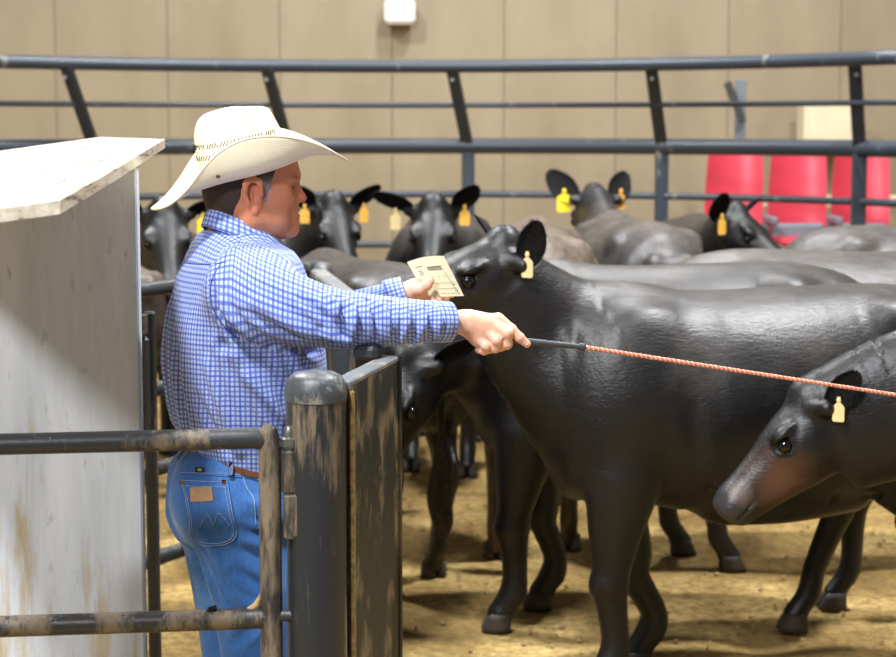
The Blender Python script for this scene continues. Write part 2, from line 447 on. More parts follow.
def m_coat(name,black,brown,dust,dust_light_amt,patch=.5,warm=None):  # dust: pale back colour, dust together with overhead light
    m,nt,bs=newmat(name)
    v=coords(nt); n1=noise(nt,v,3.1,6,.65); n2=noise(nt,coords(nt,'Object',(.35,1,1)),38,5,.7)
    c=mix(nt,ramp(nt,n1,[(.42,0.0),(.62,patch)]),black,brown)
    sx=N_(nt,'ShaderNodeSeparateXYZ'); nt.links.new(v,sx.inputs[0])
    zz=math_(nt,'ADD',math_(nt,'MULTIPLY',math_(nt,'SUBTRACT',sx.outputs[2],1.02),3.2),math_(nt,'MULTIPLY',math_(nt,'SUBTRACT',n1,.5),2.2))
    zz=math_(nt,'MULTIPLY',ramp(nt,zz,[(0.0,0.0),(1.0,1.0)]),dust_light_amt)
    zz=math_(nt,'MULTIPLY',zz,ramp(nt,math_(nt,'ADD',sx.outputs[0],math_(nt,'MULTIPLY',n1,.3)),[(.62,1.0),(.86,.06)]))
    c=mix(nt,zz,c,dust)  # paler backs: dust together with overhead light put into the coat colour
    c=mix(nt,ramp(nt,n2,[(.35,.5),(.6,0.0)]),c,tuple(q*.55 for q in black[:3])+(1,))
    t=N_(nt,'ShaderNodeAttribute'); t.attribute_name='tint'
    c=mix(nt,t.outputs['Alpha'],c,t.outputs['Color'])
    nt.links.new(c,bs.inputs['Base Color'])
    bs.inputs['Roughness'].default_value=.41; bs.inputs['Specular IOR Level'].default_value=.5
    bs.inputs['Sheen Weight'].default_value=.0; bs.inputs['Sheen Roughness'].default_value=.4
    b=bump(nt,bs,n2,.010,.22); bump(nt,bs,noise(nt,coords(nt,'Object',(.3,1,1)),160,3),.003,.5,b)
    return m
BLK=rgb(11,11,14)
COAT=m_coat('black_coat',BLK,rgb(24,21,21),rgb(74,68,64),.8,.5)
COATG=m_coat('dusty_toplit_black_coat',rgb(26,26,29),rgb(48,42,40),rgb(104,97,92),.75,.6)
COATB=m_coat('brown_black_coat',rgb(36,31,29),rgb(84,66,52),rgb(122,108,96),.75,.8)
EARM=plain('black_ear_fur',rgb(22,21,22),.85,0,.2,90,.4,.006)
HOOF=plain('hoof_horn',rgb(62,54,48),.6,0,.4,20,.4,.003)
EYE=plain('dark_glossy_eye',rgb(9,8,10),.12,0,.45,3,.1,0,.2)
TAGY=plain('yellow_ear_tag_plastic',rgb(246,216,40),.4,0,.5,20,.08)
TAGO=plain('amber_ear_tag_plastic',rgb(226,170,70),.45,0,.5,20,.12)
TAGC=plain('cream_ear_tag_plastic',rgb(232,206,150),.5,0,.5,20,.1)
RED=plain('red_seat_plastic',rgb(186,50,68),.35,0,.5,6,.06)
GREYP=plain('grey_seat_arm_plastic',rgb(104,112,120),.5,0,.5,10,.12)
PAPER=plain('cream_card',rgb(226,218,184),.75,0,.3,14,.04)
INK=plain('printed_ink',rgb(84,84,80),.8,0,.2,60,.2)
LEATHER=plain('brown_leather',rgb(112,66,46),.45,0,.5,30,.25,.001)
TANL=plain('tan_leather_patch',rgb(176,136,98),.6,0,.4,40,.15,.0006)
BOOT=plain('brown_boot_leather',rgb(92,58,38),.45,0,.5,12,.3,.001)
GRIP=plain('black_grip_tape',rgb(58,62,66),.5,0,.5,60,.2,.0006)
ORANGE=plain('orange_braid',rgb(214,118,88),.55,0,.5,90,.25)
PALEB=plain('pale_braid',rgb(244,206,186),.55,0,.5,90,.15)
WHITEP=plain('white_plastic',rgb(238,238,236),.4,0,.5,6,.03)
GOLD=plain('tarnished_pin',rgb(120,100,50),.4,.7,.5,60,.3)
BUTTON=plain('shirt_button',rgb(220,220,232),.3,0,.5,60,.05)
COPPER=plain('copper_rivet',rgb(186,112,72),.4,.6,.5,60,.2)
CREAMB=plain('cream_board',rgb(206,196,166),.7,0,.3,5,.06)

# ------------------------------------------------------------------ setting: ground, walls
def ground():
    nx,ny=260,300; X=np.linspace(-6,6,nx); Y=np.linspace(1.5,16,ny)
    gx,gy=np.meshgrid(X,Y,indexing='ij'); Z=np.zeros_like(gx)
    r=np.random.default_rng(3)
    for _ in range(900):
        cx,cy=r.uniform(-5,5),r.uniform(3,14); s_=r.uniform(.04,.16); h=r.uniform(-.016,.012)
        i0,i1=np.searchsorted(X,[cx-3*s_,cx+3*s_]); j0,j1=np.searchsorted(Y,[cy-3*s_,cy+3*s_])
        Z[i0:i1,j0:j1]+=h*np.exp(-((gx[i0:i1,j0:j1]-cx)**2+(gy[i0:i1,j0:j1]-cy)**2)/s_**2)
    Z=np.minimum(Z,.008)-.006
    V=np.stack([gx,gy,Z],-1).reshape(-1,3); i,j=np.meshgrid(np.arange(nx-1),np.arange(ny-1),indexing='ij')
    a=(i*ny+j).ravel(); F=np.stack([a,a+ny,a+ny+1,a+1],1)
    o=obj('floor',mesh('floor',V,F),GROUND); tag(o,kind='structure')
    # loose clods and shavings lying on the dirt
    mb=MB()
    for _ in range(1500):
        x,y=r.uniform(-2.2,3.2),r.uniform(5.8,10.5); s_=r.uniform(.005,.018)
        V=[Vector((r.uniform(.6,1)*s_*dx,r.uniform(.6,1)*s_*dy,r.uniform(.4,.8)*s_*dz)) for dx,dy,dz in ((1,0,0),(-1,0,0),(0,1,0),(0,-1,0),(0,0,1),(0,0,-.5))]
        R=Matrix.Rotation(r.uniform(0,6),3,'Z')
        mb.add([R@v+Vector((x,y,.003)) for v in V],[(0,2,4),(2,1,4),(1,3,4),(3,0,4),(2,0,5),(1,2,5),(3,1,5),(0,3,5)])
    c=mb.build('dirt_clods',MUDW,o); tag(c,kind='stuff')
ground()
wb=MB().box((0,15.12,3),(14,.16,6.4)).build('wall_back',WALL); tag(wb,kind='structure')
for i in range(15):
    x=-6.3+i*.9+.0
    MB().box((x,15.02,2.9),(.896,.05,5.9),bev=.003).build('panel',WALL,wb)
for i,z in enumerate((1.06,)):
    tag(MB().box((3.2,13.9,1.2),(2.4,.06,.09),bev=.01).build('ledge_board',CREAMB),'cream ledge board behind the far pen fence beside the red seats','board')
wl=MB().box((-6.2,8.5,3),(.16,14,6.4)).build('wall_left',WALL); tag(wl,kind='structure')
wr=MB().box((6.2,8.5,3),(.16,14,6.4)).build('wall_right',WALL); tag(wr,kind='structure')
# white fixture high on the wall
fx=empty('wall_fixture',(P(400,12,14.9))); tag(fx,'small white box fixture high on the taupe wall','fixture')
MB().box((0,-.05,0),(.24,.14,.2),bev=.03).build('housing',WHITEP,fx)
MB().box((0,-.12,.02),(.16,.02,.1),bev=.008).build('cover',WHITEP,fx)
# pale box behind the far right rails
pb=empty('wall_cabinet',P(826,124,14.6)); tag(pb,'pale cream cabinet on the wall above the red seats','cabinet')
MB().box((0,0,0),(.40,.3,.36),bev=.01).build('body',CREAMB,pb)
MB().box((0,-.16,0),(.36,.02,.32),bev=.006).build('door',CREAMB,pb)

# ------------------------------------------------------------------ far curved pen fence
FX=[-95,98,290,468,660,856,1052]   # post feet, px, at the rail height
def fdep(px):
    q=max(-1.1,min((px-440)/440.0,1.08))
    return 12.0-1.35*q*q*(1.0 if px>440 else .75)
far=empty('curved_pen_fence',(0,12,0)); tag(far,'dark blue-grey curved pipe fence behind the herd, its upper bars leaning inward','fence')
def fchild(mb,name,mat):
    mb.V=[v-Vector((0,12,0)) for v in mb.V]; return mb.build(name,mat,far)
def frail(h,r,lean,name='rail'):
    pts=[]
    for px in range(-160,1101,30):
        d=fdep(px)-lean; p=P(px,300,d); pts.append(Vector((p.x-lean*.55,d,h)))
    fchild(MB().tube(pts,r,14),name,FENCE)
frail(2.135,.040,.30); frail(1.895,.017,.15); frail(1.635,.050,0); frail(1.325,.022,0); frail(1.0,.022,0); frail(.66,.022,0)
for px in FX:
    d=fdep(px); p=P(px,300,d); b=Vector((p.x,d,0))
    fchild(MB().box(b+Vector((0,0,.82)),(.082,.06,1.64),bev=.008),'post',FENCED if px in(463,) else FENCE)
    top=b+Vector((-.105,-.30,2.12)); lo=b+Vector((0,0,1.62)); ax=(top-lo); M=ax.to_track_quat('Z','Y').to_matrix()
    fchild(MB().box((top+lo)/2,(.075,.04,ax.length),M,.006),'leaning_bar',FENCED)
    fchild(MB().tube([top+Vector((0,-.03,-.07)),top+Vector((0,-.045,-.07))],.013,8),'bolt',BOLT)

# red seats beyond the fence
def seat(x,y,lab):
    t=empty('arena_seat',(x,y,0)); tag(t,lab,'seat',)
    V=[];F=[];nx,nz=12,9; hw=.205
    for j in range(nz+1):
        v=j/nz
        for i in range(nx+1):
            u=i/nx*2-1; wd=hw*(1-.10*v**3) ; V.append(Vector((u*wd+.05*(v-.5)*.5,.05*v*1.6-.05*(1-u*u)*-.6-.02*u*u,.96+.66*v-(.03*abs(u)**6 if j==nz else 0))))
    n1=len(V)
    for v in list(V): V.append(v+Vector((0,.018,0)))
    for j in range(nz):
        for i in range(nx):
            a=j*(nx+1)+i; F.append((a,a+1,a+nx+2,a+nx+1)); F.append((a+n1,a+nx+1+n1,a+nx+2+n1,a+1+n1))
    bd=[i for i in range(nx+1)]+[(j+1)*(nx+1)-1 for j in range(1,nz+1)]+[nz*(nx+1)+i for i in range(nx-1,-1,-1)]+[j*(nx+1) for j in range(nz-1,0,-1)]
    for a,b in zip(bd,bd[1:]+bd[:1]): F.append((b,a,a+n1,b+n1))
    MB().add(V,F).build('backrest',RED,t)
    MB().box((0,-.24,.98),(.38,.42,.05),bev=.02).build('seat',RED,t)
    MB().box((-.217,-.16,1.12),(.045,.40,.06),bev=.015).build('armrest',GREYP,t)
    MB().box((-.217,.0,.85),(.04,.08,.55),bev=.008).build('bracket',GREYP,t)
    MB().box((0,-.03,1.02),(.36,.05,.14),bev=.02).build('lower_shell',GREYP,t)
    MB().box((0,0,.45),(.08,.08,.9),bev=.008).build('pedestal',GREYP,t)
SY=12.9; 
seat(P(733,300,SY).x,SY,'red plastic arena seat, the left one behind the right end of the fence')
seat(P(796,300,SY).x,SY,'red plastic arena seat between two other red seats')
seat(P(859,300,SY).x,SY,'red plastic arena seat at the right edge of the view')
st=empty('aisle_post',P(737,300,13.6)*1.0); st.location.z=0; tag(st,'slim grey post with a slanted dark paddle above the red seats','post')
hz=P(737,135,13.6).z
MB().box((0,0,hz/2+.2),(.075,.05,hz+.4),bev=.006).build('pole',GREYP,st)
a0=P(727,82,13.5);a1=P(743,122,13.5); ax=a1-a0
MB().box((a0+a1)/2-Vector((st.location.x,13.6,0)),(.06,.05,ax.length),ax.to_track_quat('Z','Y').to_matrix(),.006).build('paddle',STEEL,st)

# ------------------------------------------------------------------ inner pen fence with round capped post
POSTP=lambda px,d:P(px,300,d).xy
def round_post(name,x,y,h,r,mat,par,capmat):
    prof=[(r,0),(r,h-.045)]; 
    MB().lathe(prof,(x,y,0),32).build('pipe',mat,par)
    MB().lathe([(r*1.03,h-.055),(r*1.05,h-.04),(r*1.0,h-.022),(r*.85,h-.008),(r*.6,h-.001),(r*.25,h+.003),(.002,h+.004)],(x,y,0),32).build('dome_cap',capmat,par)
inner=empty('inner_pen_fence',(0,0,0)); tag(inner,'dark pipe pen fence behind the man, with a domed corner post','fence')
A=P(60,300,5.0);B=P(317,300,6.62)
fh=[1.265,.945,.69,.40]
for h in fh:
    MB().tube([(A.x-.4,A.y-.1,h-.02),(B.x,B.y,h-.0)],.024,14).build('rail',STEEL,inner)
def along(px):
    t=(px-60)/(317-60); 
    # intersection by depth interpolation in x
    x=None
    for i in range(400):
        q=i/399; p=A.lerp(B,q)
        if 448+p.x*FPX/p.y>=px: return p
    return B
pp=along(147)
MB().box((pp.x,pp.y,.62),(.036,.03,1.2),bev=.006).build('flat_post',STEEL,inner)
MB().box((pp.x-.01,pp.y-.04,1.0),(.03,.03,.30),bev=.010).build('hinge_leaf',STEEL,inner)
MB().tube([(pp.x-.012,pp.y-.05,1.16),(pp.x-.012,pp.y-.05,1.215)],.016,10).build('bolt',BOLT,inner)
round_post('post',B.x,B.y,1.28,.062,STEEL,inner,DOME)
Q=P(352,300,5.55)
dr=Vector((Q.x-B.x,Q.y-B.y,0)); M=dr.to_track_quat('X','Z').to_matrix(); mid=(Vector((B.x,B.y,0))+Vector((Q.x,Q.y,0)))/2
MB().box(mid+Vector((0,0,.66)),(dr.length-.1,.03,1.14),M,.004).build('sheet',STEEL,inner)
MB().box(mid+Vector((0,0,1.245)),(dr.length-.08,.06,.03),M,.006).build('top_flat',GREYS,inner)
for px,d in ((341,5.2),):
    q=P(px,300,5.35); MB().box((q.x,q.y,.6),(.045,.045,1.2),bev=.006).build('square_post',FENCE,inner)

# ------------------------------------------------------------------ foreground gate, post, panel
gp=empty('gate_post',(P(315,300,3.49).x,3.49,0)); tag(gp,'thick black domed gate post, tan dust worn down its face, in the foreground','post')
HP=1.77-(372-125)/530.0
round_post('post',0,0,HP,.0575,STEELP,gp,DOME)
gx,gy=gp.location.x,gp.location.y
hx=P(288,300,3.46).x-gx
MB().lathe([(.012,1.075),(.017,1.08),(.017,1.155),(.012,1.16)],(hx,-.03,0),14).build('hinge_barrel',TUBEM,gp)
MB().lathe([(.016,1.16),(.016,1.163),(.019,1.165),(.019,1.18),(.013,1.184)],(hx,-.03,0),6).build('nut',BOLT,gp)
MB().lathe([(.011,1.184),(.012,1.196),(.008,1.203),(.002,1.205)],(hx,-.03,0),12).build('pin_end',BOLT,gp)
MB().lathe([(.010,.985),(.015,.99),(.016,1.07),(.012,1.075)],(hx+.003,-.03,0),14).build('hinge_pin_socket',TUBEM,gp)
MB().box((hx+.022,-.035,1.033),(.036,.022,.088),bev=.006).build('hinge_tab',TUBEM,gp)
# sheet panel
pn=empty('sheet_panel',(P(345,300,3.47).x,3.50,0)); tag(pn,'scraped black sheet-metal panel beside the domed gate post','panel')
nA=Vector((P(347,300,3.50).x,3.50,0)); nB=Vector((P(397,300,3.89).x,3.89,0)); dv=nB-nA; L=dv.length
HPn=1.285; M=dv.to_track_quat('X','Z').to_matrix(); off=pn.location
mid=(nA+nB)/2-off
MB().box(mid+Vector((0,0,HPn/2)),(L,.012,HPn-.02),M,.002).build('sheet',PANEL,pn)
MB().box(mid+M@Vector((0,.013,0))+Vector((0,0,HPn-.006)),(L,.040,.012),M,.003).build('top_flange',GREYS,pn)
MB().box(mid+M@Vector((L/2-.008,0,0))+Vector((0,0,HPn/2)),(.016,.022,HPn),M,.003).build('edge_strip',PANEL,pn)
MB().box(mid+M@Vector((-L/2+.006,-.004,0))+Vector((0,0,HPn/2-.01)),(.012,.016,HPn-.02),M,.003).build('weld_seam',plain('tan_weld_grime',rgb(134,112,72),.9,0,.2,70,.45,.002),pn)
q=P(368,346,3.83)-off
MB().box(q+Vector((0,0.02,-.015)),(.07,.05,.03),M,.008).build('latch_block',STEEL,pn)
# pipe gate, left
gt=empty('pipe_gate',(P(268,300,3.47).x,3.47,0)); tag(gt,'worn black pipe gate hung on the left of the domed post','gate')
sg=FPX/3.47
zt=P(268,438,3.47).z; zb=P(268,618,3.47).z; R_=.0205
L0=P(-60,300,3.40).x-gt.location.x
MB().tube([(L0,-.05,zt-.006),(-.05,-.005,zt),(-.026,-.002,zt),(-.010,0,zt-.004)],R_,18).build('rail',STEEL,gt)
MB().tube([(L0,-.05,zb-.006),(-.012,0,zb)],R_,18).build('rail',TUBEM,gt)
MB().tube([(L0,-.05,zb-.36),(-.012,0,zb-.355)],R_,18).build('rail',TUBEM,gt)
MB().tube([(0,0,.10),(0,0,zt-.01),(-.004,0,zt+.010),(-.016,0,zt+.018)],[.0215,.0215,.020,.014],18).build('upright',TUBEM,gt)
MB().tube([(L0*.98,-.05,.10),(L0*.98,-.05,zt)],.0215,18).build('upright',STEEL,gt)
for z_ in (zb,):
    V=MB(); V.ops=None
    MB().tube([(-.05,-.002,z_+.012),(-.028,-.001,z_+.024),(-.016,0,z_+.05)],[.005,.008,.004],8).build('mud_fillet',MUDW,gt)
MB().tube([(.015,0,zb+.005),(.055,.0,zb+.005)],.012,10).build('hinge_stub',STEEL,gt)
MB().tube([(-.118,-.012,zb+.018),(-.104,-.012,zb+.022)],.007,8).build('bolt_head',DARKH,gt)

# ------------------------------------------------------------------ white booth pillar with plank top
pl=empty('white_booth',(P(60,300,4.1).x,4.1,0)); tag(pl,'worn white painted auction booth side under a weathered plank top','booth')
xr=P(138.5,300,4.08).x-pl.location.x
MB().box((xr-.30,.0,.84),(.60,.04,1.68),bev=.004).build('side_board',WHITE,pl)
MB().box((xr-.36,.06,.84),(.42,.08,1.64),bev=.003).build('backing_stud',WHITE,pl)
K=[P(165,139,4.62),P(115,169.5,3.62),P(60,203,2.98),P(-120,203,2.98),P(-120,137,5.3),P(100,137,5.3)]
zp=[k.z for k in K]
# plane through three measured corners, so the plank is flat
n=(K[1]-K[0]).cross(K[5]-K[0]); n.normalize()
for k in K: k.z=K[0].z-((k.x-K[0].x)*n.x+(k.y-K[0].y)*n.y)/n.z
K=[k-pl.location for k in K]; th=.022
V=K+[k-Vector((0,0,th)) for k in K]; m_=len(K)
F=[tuple(range(m_))]+[tuple(range(2*m_-1,m_-1,-1))]+[(i,i+m_,(i+1)%m_+m_,(i+1)%m_) for i in range(m_)]
me=mesh('plank_top',V,F,False); t_=obj('plank_top',me,PLANK,pl); t_['label']='weathered grey and tan plank top'
import bmesh
bm=bmesh.new(); bm.from_mesh(me); bmesh.ops.recalc_face_normals(bm,faces=bm.faces); bmesh.ops.bevel(bm,geom=bm.edges[:],offset=.002,segments=1); bm.to_mesh(me); bm.free()

# ------------------------------------------------------------------ cattle
def grid3(lo,hi,h,fine=None):
    out=[]
    for a in range(3):
        ax=[lo[a]]; 
        while ax[-1]<hi[a]:
            x=ax[-1]; st=h
            if fine and fine[0][a]<=x<=fine[1][a]: st=fine[2]
            ax.append(x+st)
        out.append(np.array(ax))
    return out
def unit(v): v=np.array(v,float); return v/np.linalg.norm(v)
def cow_mesh(poll,axis,neck,h=.02,fh=None,stride=(.05,-.06,.0,.05),headscale=1.0,bodyfat=1.0,roll=0.0,tint=None,neckk=.09,folds=None,jaw=0.0):
    """cow facing +X, 1.3 m at the withers.  poll: point, axis: direction poll->muzzle, neck: rows x,y,z,rw,rh"""
    s=Sdf(); b=bodyfat
    s.chain([(-.80,0,1.02,.10,.16),(-.70,0,1.0,.21*b,.26),(-.50,0,.97,.265*b,.335),(-.2,0,.935,.32*b,.365),(.1,0,.925,.33*b,.365),(.34,0,.95,.285*b,.345),(.54,0,.965,.225*b,.31),(.67,0,.96,.15,.20)],k=.03,n=3,c0=.06,c1=.10)
    for y in(-1,1):
        s.ell((-.43,y*.18,1.205),(.07,.05,.05),k=.08)          # hooks
        s.ell((-.78,y*.085,1.12),(.05,.04,.05),k=.05)           # pins
        s.ell((.46,y*.165,.98),(.17,.09,.26),ax=(1,0,.25),k=.12)   # shoulder
        s.ell((-.55,y*.16,.88),(.20,.12,.26),k=.07)             # thigh
        s.ell((.57,y*.10,.78),(.10,.10,.14),k=.06)
    s.ell((.42,0,1.255),(.16,.05,.05),k=.06)
    s.ell((.58,0,.76),(.09,.085,.14),k=.07)                      # brisket
    s.chain(neck,k=neckk,n=4,c0=.1,c1=.05)
    # legs
    fL,fR,hL,hR=stride
    hoofs=[]
    for y,d in((1,fL),(-1,fR)):
        kx=.49+d*.74; fx=.49+d; Y=y*.15; g=1.2
        s.chain([(.46,y*.17,.88,.085,.15),(.47+d*.25,y*.175,.72,.09,.13),(.485+d*.48,y*.16,.56,.07,.092),(kx,Y,.42,.055,.062),(kx+.008,Y,.37,.060,.069),(kx-.0,Y,.32,.046,.053),(fx-.02,Y,.2,.040,.045),(fx-.015,Y,.135,.046,.052),(fx+.02,Y,.085,.041,.044),(fx+.035,Y,.05,.047,.053)],k=.03,n=2,c0=.06,c1=.03)
        hoofs.append((fx+.05,Y))
    for y,d in((1,hL),(-1,hR)):
        fx=-.60+d; hx_=-.69+d*.7; Y=y*.145
        s.chain([(-.50,y*.16,.92,.12,.19),(-.44+d*.15,y*.175,.76,.10,.15),(-.53+d*.3,y*.165,.62,.066,.095),(hx_+.04,Y,.52,.052,.068),(hx_,Y,.455,.048,.064),(hx_+.025,Y,.38,.041,.050),(fx-.03,Y,.21,.037,.042),(fx-.02,Y,.135,.041,.044),(fx+.015,Y,.085,.037,.04),(fx+.03,Y,.05,.046,.052)],k=.03,n=2,c0=.06,c1=.03)
        s.ell((hx_-.035,Y,.50),(.03,.025,.045),k=.03)
        hoofs.append((fx+.045,Y))
    s.chain([(-.35,.0,.60,.10,.05),(-.1,0,.575,.14,.05),(.1,0,.575,.10,.05)],k=.08,c0=.05,c1=.05)
    # head frame
    A_=unit(axis); up0=np.array((0,0,1.)); L_=unit(np.cross(up0,A_)); U=np.cross(A_,L_)
    if roll: L_,U=L_*math.cos(roll)+U*math.sin(roll), U*math.cos(roll)-L_*math.sin(roll)
    k_=headscale; p0=np.array(poll,float)
    H=lambda a,l,u: p0+(A_*a+L_*l+U*u)*k_
    def row(a,u,w_,hh): q=H(a,0,u); return (*q,w_*k_,hh*k_)
    s.chain([row(-.02,-.07,.075,.085),row(.06,-.08,.098,.105),row(.13,-.085,.104,.108),row(.20,-.085,.092,.100),row(.28,-.082,.070,.083),row(.36,-.080,.064,.074),row(.425,-.084,.073,.076),row(.462,-.088,.069,.068)],k=.04,n=3,side=tuple(L_),c0=.05,c1=.03)
    s.ell(H(0,0,.005),(.05*k_,.055*k_,.05*k_),ax=tuple(A_),side=tuple(L_),k=.05)         # poll tuft
    s.seg(H(.10,0,-.145),H(.33,0,-.135),.045*k_,.03*k_,side=tuple(L_),k=.04)              # jaw
    s.seg(H(.33,0,-.135),H(.44,0,-.125),.032*k_,.032*k_,side=tuple(L_),k=.02)             # chin
    if jaw: s.chain([row(.0,-.10-jaw,.06,.09),row(.12,-.115-jaw,.062,.075),row(.26,-.11-jaw*.7,.045,.05),row(.37,-.105-jaw*.3,.04,.035)],k=.05,n=3,side=tuple(L_),c0=.05,c1=.03)
    for y in(-1,1):
        s.ell(H(.11,y*.065,-.12),(.085*k_,.035*k_,.065*k_),ax=tuple(A_),side=tuple(L_),k=.04)  # cheek
        s.ell(H(.160,y*.086,-.018),(.045*k_,.026*k_,.018*k_),ax=tuple(A_),side=tuple(L_),k=.025) # brow
        s.ell(H(.185,y*.096,-.052),(.030*k_,.016*k_,.021*k_),ax=tuple(A_),side=tuple(L_),k=.012,neg=True)
        s.seg(H(.152,y*.094,-.056),H(.222,y*.082,-.064),.008*k_,.006*k_,k=.01)
        s.ell(H(.462,y*.034,-.060),(.016*k_,.011*k_,.012*k_),ax=tuple(A_),side=tuple(L_),k=.012,neg=True) # nostril
        s.ell(H(.455,y*.05,-.070),(.02*k_,.012*k_,.02*k_),ax=tuple(A_),side=tuple(L_),k=.015)
        s.seg(H(.36,y*.066,-.112),H(.47,y*.05,-.115),.004,.004,k=.010,neg=True)              # mouth line
        s.seg(H(.02,y*.08,-.05),H(.0,y*.125,-.06),.035*k_,.028*k_,k=.03)                   # ear root
    lo=np.array([-1.0,-.45,.0]);hi=np.array([.85,.45,1.42])
    pts=np.array([H(a,l,u) for a in(-.1,.52) for l in(-.17,.17) for u in(-.22,.1)]+[n_[:3] for n_ in neck])
    lo=np.minimum(lo,pts.min(0)-.05);hi=np.maximum(hi,pts.max(0)+.05); lo[2]=0.0
    fine=None
    if fh: fine=(pts[:8].min(0)-.02,pts[:8].max(0)+.02,fh)
    xs,ys,zs=grid3(lo,hi,h,fine)
    V,F=s.nets(xs,ys,zs); V=relax(V,F,1,.4)
    if folds: V=ridges(V,vnormals(V,F),folds)
    me=mesh('cow_body',V,F)
    col=np.zeros((len(V),4),np.float32)
    hd=np.linalg.norm(V-H(.47,0,-.08),axis=1)
    col[:,:3]=np.array(rgb(70,68,70)[:3]); col[:,3]=np.clip((.085-hd)/.05,0,1)*.75      # slate muzzle skin
    for y in (-1,1):
        q=np.linalg.norm(V-H(.184,y*.09,-.048),axis=1); w_=np.clip((.046-q)/.02,0,1)*.9; m=w_>0; col[m,:3]=np.array(rgb(9,9,11)[:3]); col[m,3]=w_[m]
    if tint:
        for (a,l,u,r,c_,amt) in tint:
            q=np.linalg.norm(V-H(a,l,u),axis=1)/r; w_=np.clip(1.25-q,0,1)*amt
            w_=w_*(w_>col[:,3]); m=w_>0; col[m,:3]=np.array(rgb(*c_)[:3]); col[m,3]=w_[m]
    a=me.color_attributes.new('tint','FLOAT_COLOR','POINT'); a.data.foreach_set('color',col.ravel())
    return dict(body=me,H=H,A=A_,L=L_,U=U,k=k_,hoofs=hoofs)

def ear_mesh(fuzz=True,length=.19,width=.052):
    """leaf-shaped cupped ear along +X, opening faces +Y, edges +-Z"""
    V=[];F=[];nu,nv=14,12
    prof=lambda t: width*(math.sin(PI*min(t*.86+.10,1))**.75)*(1 if t<.97 else .6)
    for i in range(nu+1):
        t=i/nu; w_=prof(t)+.004
        for j in range(nv+1):
            a=(j/nv*2-1)*1.25
            V.append((t*length,-.030*math.cos(a)*(1-.4*t)*(w_/width)+.012*t,w_*math.sin(a)/math.sin(1.25)))
    n1=len(V); V+=[(x,y-.007*(1-.3*(x/length)),z*.97) for x,y,z in V]
    for i in range(nu):
        for j in range(nv):
            a=i*(nv+1)+j; q=(a,a+nv+1,a+nv+2,a+1); F.append(q); F.append(tuple(v+n1 for v in q[::-1]))
    bd=[j for j in range(nv+1)]+[i*(nv+1)+nv for i in range(1,nu+1)]+[nu*(nv+1)+j for j in range(nv-1,-1,-1)]+[i*(nv+1) for i in range(nu-1,0,-1)]
    for a,b in zip(bd,bd[1:]+bd[:1]): F.append((a,b,b+n1,a+n1))
    me=mesh('ear',V,F)
    hv=MB(); r=random.Random(5)
    for q in range(420 if fuzz else 60):
        t=r.random()**.7; a=r.choice((-1,1))*r.uniform(.75,1.25) if r.random()<.8 else r.uniform(-1,1)
        w_=prof(t); p=Vector((t*length,-.028*math.cos(a)*(1-.4*t)*(w_/width)+.012*t,w_*math.sin(a)/math.sin(1.25)))
        d=Vector((.5+.6*t,r.uniform(-.1,.5),math.sin(a)*.8+r.uniform(-.4,.4))).normalized()*r.uniform(.010,.024)
        sd=d.cross(Vector((r.random(),r.random(),r.random()))).normalized()*.0011
        hv.add([p-sd,p+sd,p+d],[(0,1,2)])
    return me,mesh('ear_hair',hv.V,hv.F,False)
EAR,EARH=ear_mesh(); EAR2,EARH2=ear_mesh(False)
def tag_mesh(w_=.036,h_=.052):
    """hangs down -Z, plate in XZ plane with a tapered neck"""
    o=[(-.006,0),(.006,0),(.007,-.022),(w_*.55,-.034),(w_*.62,-.040),(w_*.62,-.034-h_),(w_*.5,-.040-h_),(-w_*.5,-.040-h_),(-w_*.62,-.034-h_),(-w_*.62,-.040),(-w_*.55,-.034),(-.007,-.022)]
    n=len(o); V=[(x,-.0015,z) for x,z in o]+[(x,.0015,z) for x,z in o]
    F=[tuple(range(n))[::-1],tuple(range(n,2*n))]+[(i,(i+1)%n,(i+1)%n+n,i+n) for i in range(n)]
    mb=MB().add(V,F); mb.lathe([(.008,-.004),(.008,.003),(.004,.005)],(0,0,-.012),10,Matrix.Rotation(PI/2,3,'X'))
    return mesh('ear_tag',mb.V,mb.F,False)
TAGME=tag_mesh(); TAGBIG=tag_mesh(.05,.06)
def hoof_mesh():
    mb=MB()
    for y in(-1,1):
        rows=[]
        for (z,fx,bx,wd) in ((0.0,.062,-.045,.030),(.02,.056,-.044,.029),(.045,.044,-.042,.027),(.065,.030,-.038,.024)):
            ring=[]
            for k in range(12):
                a=2*PI*k/12; c,s_=math.cos(a),math.sin(a)
                x=(fx if c>0 else -bx)*c if c>0 else -bx*c
                ring.append((x*1.0,y*(.0265)+s_*wd*(.92 if c<0 else (1-.35*c)),z))
            rows.append(ring)
        V=[p for r_ in rows for p in r_]; F=[]
        for i in range(3):
            for k in range(12):
                a=i*12+k;b=i*12+(k+1)%12; F.append((a,b,b+12,a+12))
        F+= [tuple(range(12))[::-1],tuple(range(36,48))]
        mb.add(V,F)
        mb.lathe([(.008,0),(.012,.008),(.009,.02),(.002,.024)],(-.058,y*.02,.095),8)
    return mesh('hoof',mb.V,mb.F)
HOOFME=hoof_mesh()
def eye_mesh():
    mb=MB(); pr=[(.0255*math.sin(PI*i/10)+1e-5,-.0255*math.cos(PI*i/10)) for i in range(11)]
    mb.lathe(pr,(0,0,0),16); return mesh('eye',mb.V,mb.F)
EYEME=eye_mesh()
def tail_mesh():
    mb=MB(); P_=cr([(-.76,0,1.10),(-.845,0,1.095),(-.895,0,1.0),(-.90,.01,.8),(-.895,.0,.62)],5)
    mb.tube([tuple(p) for p in P_],[.030-.017*i/(len(P_)-1) for i in range(len(P_))],10)
    return mesh('tail',mb.V,mb.F)
TAILME=tail_mesh()
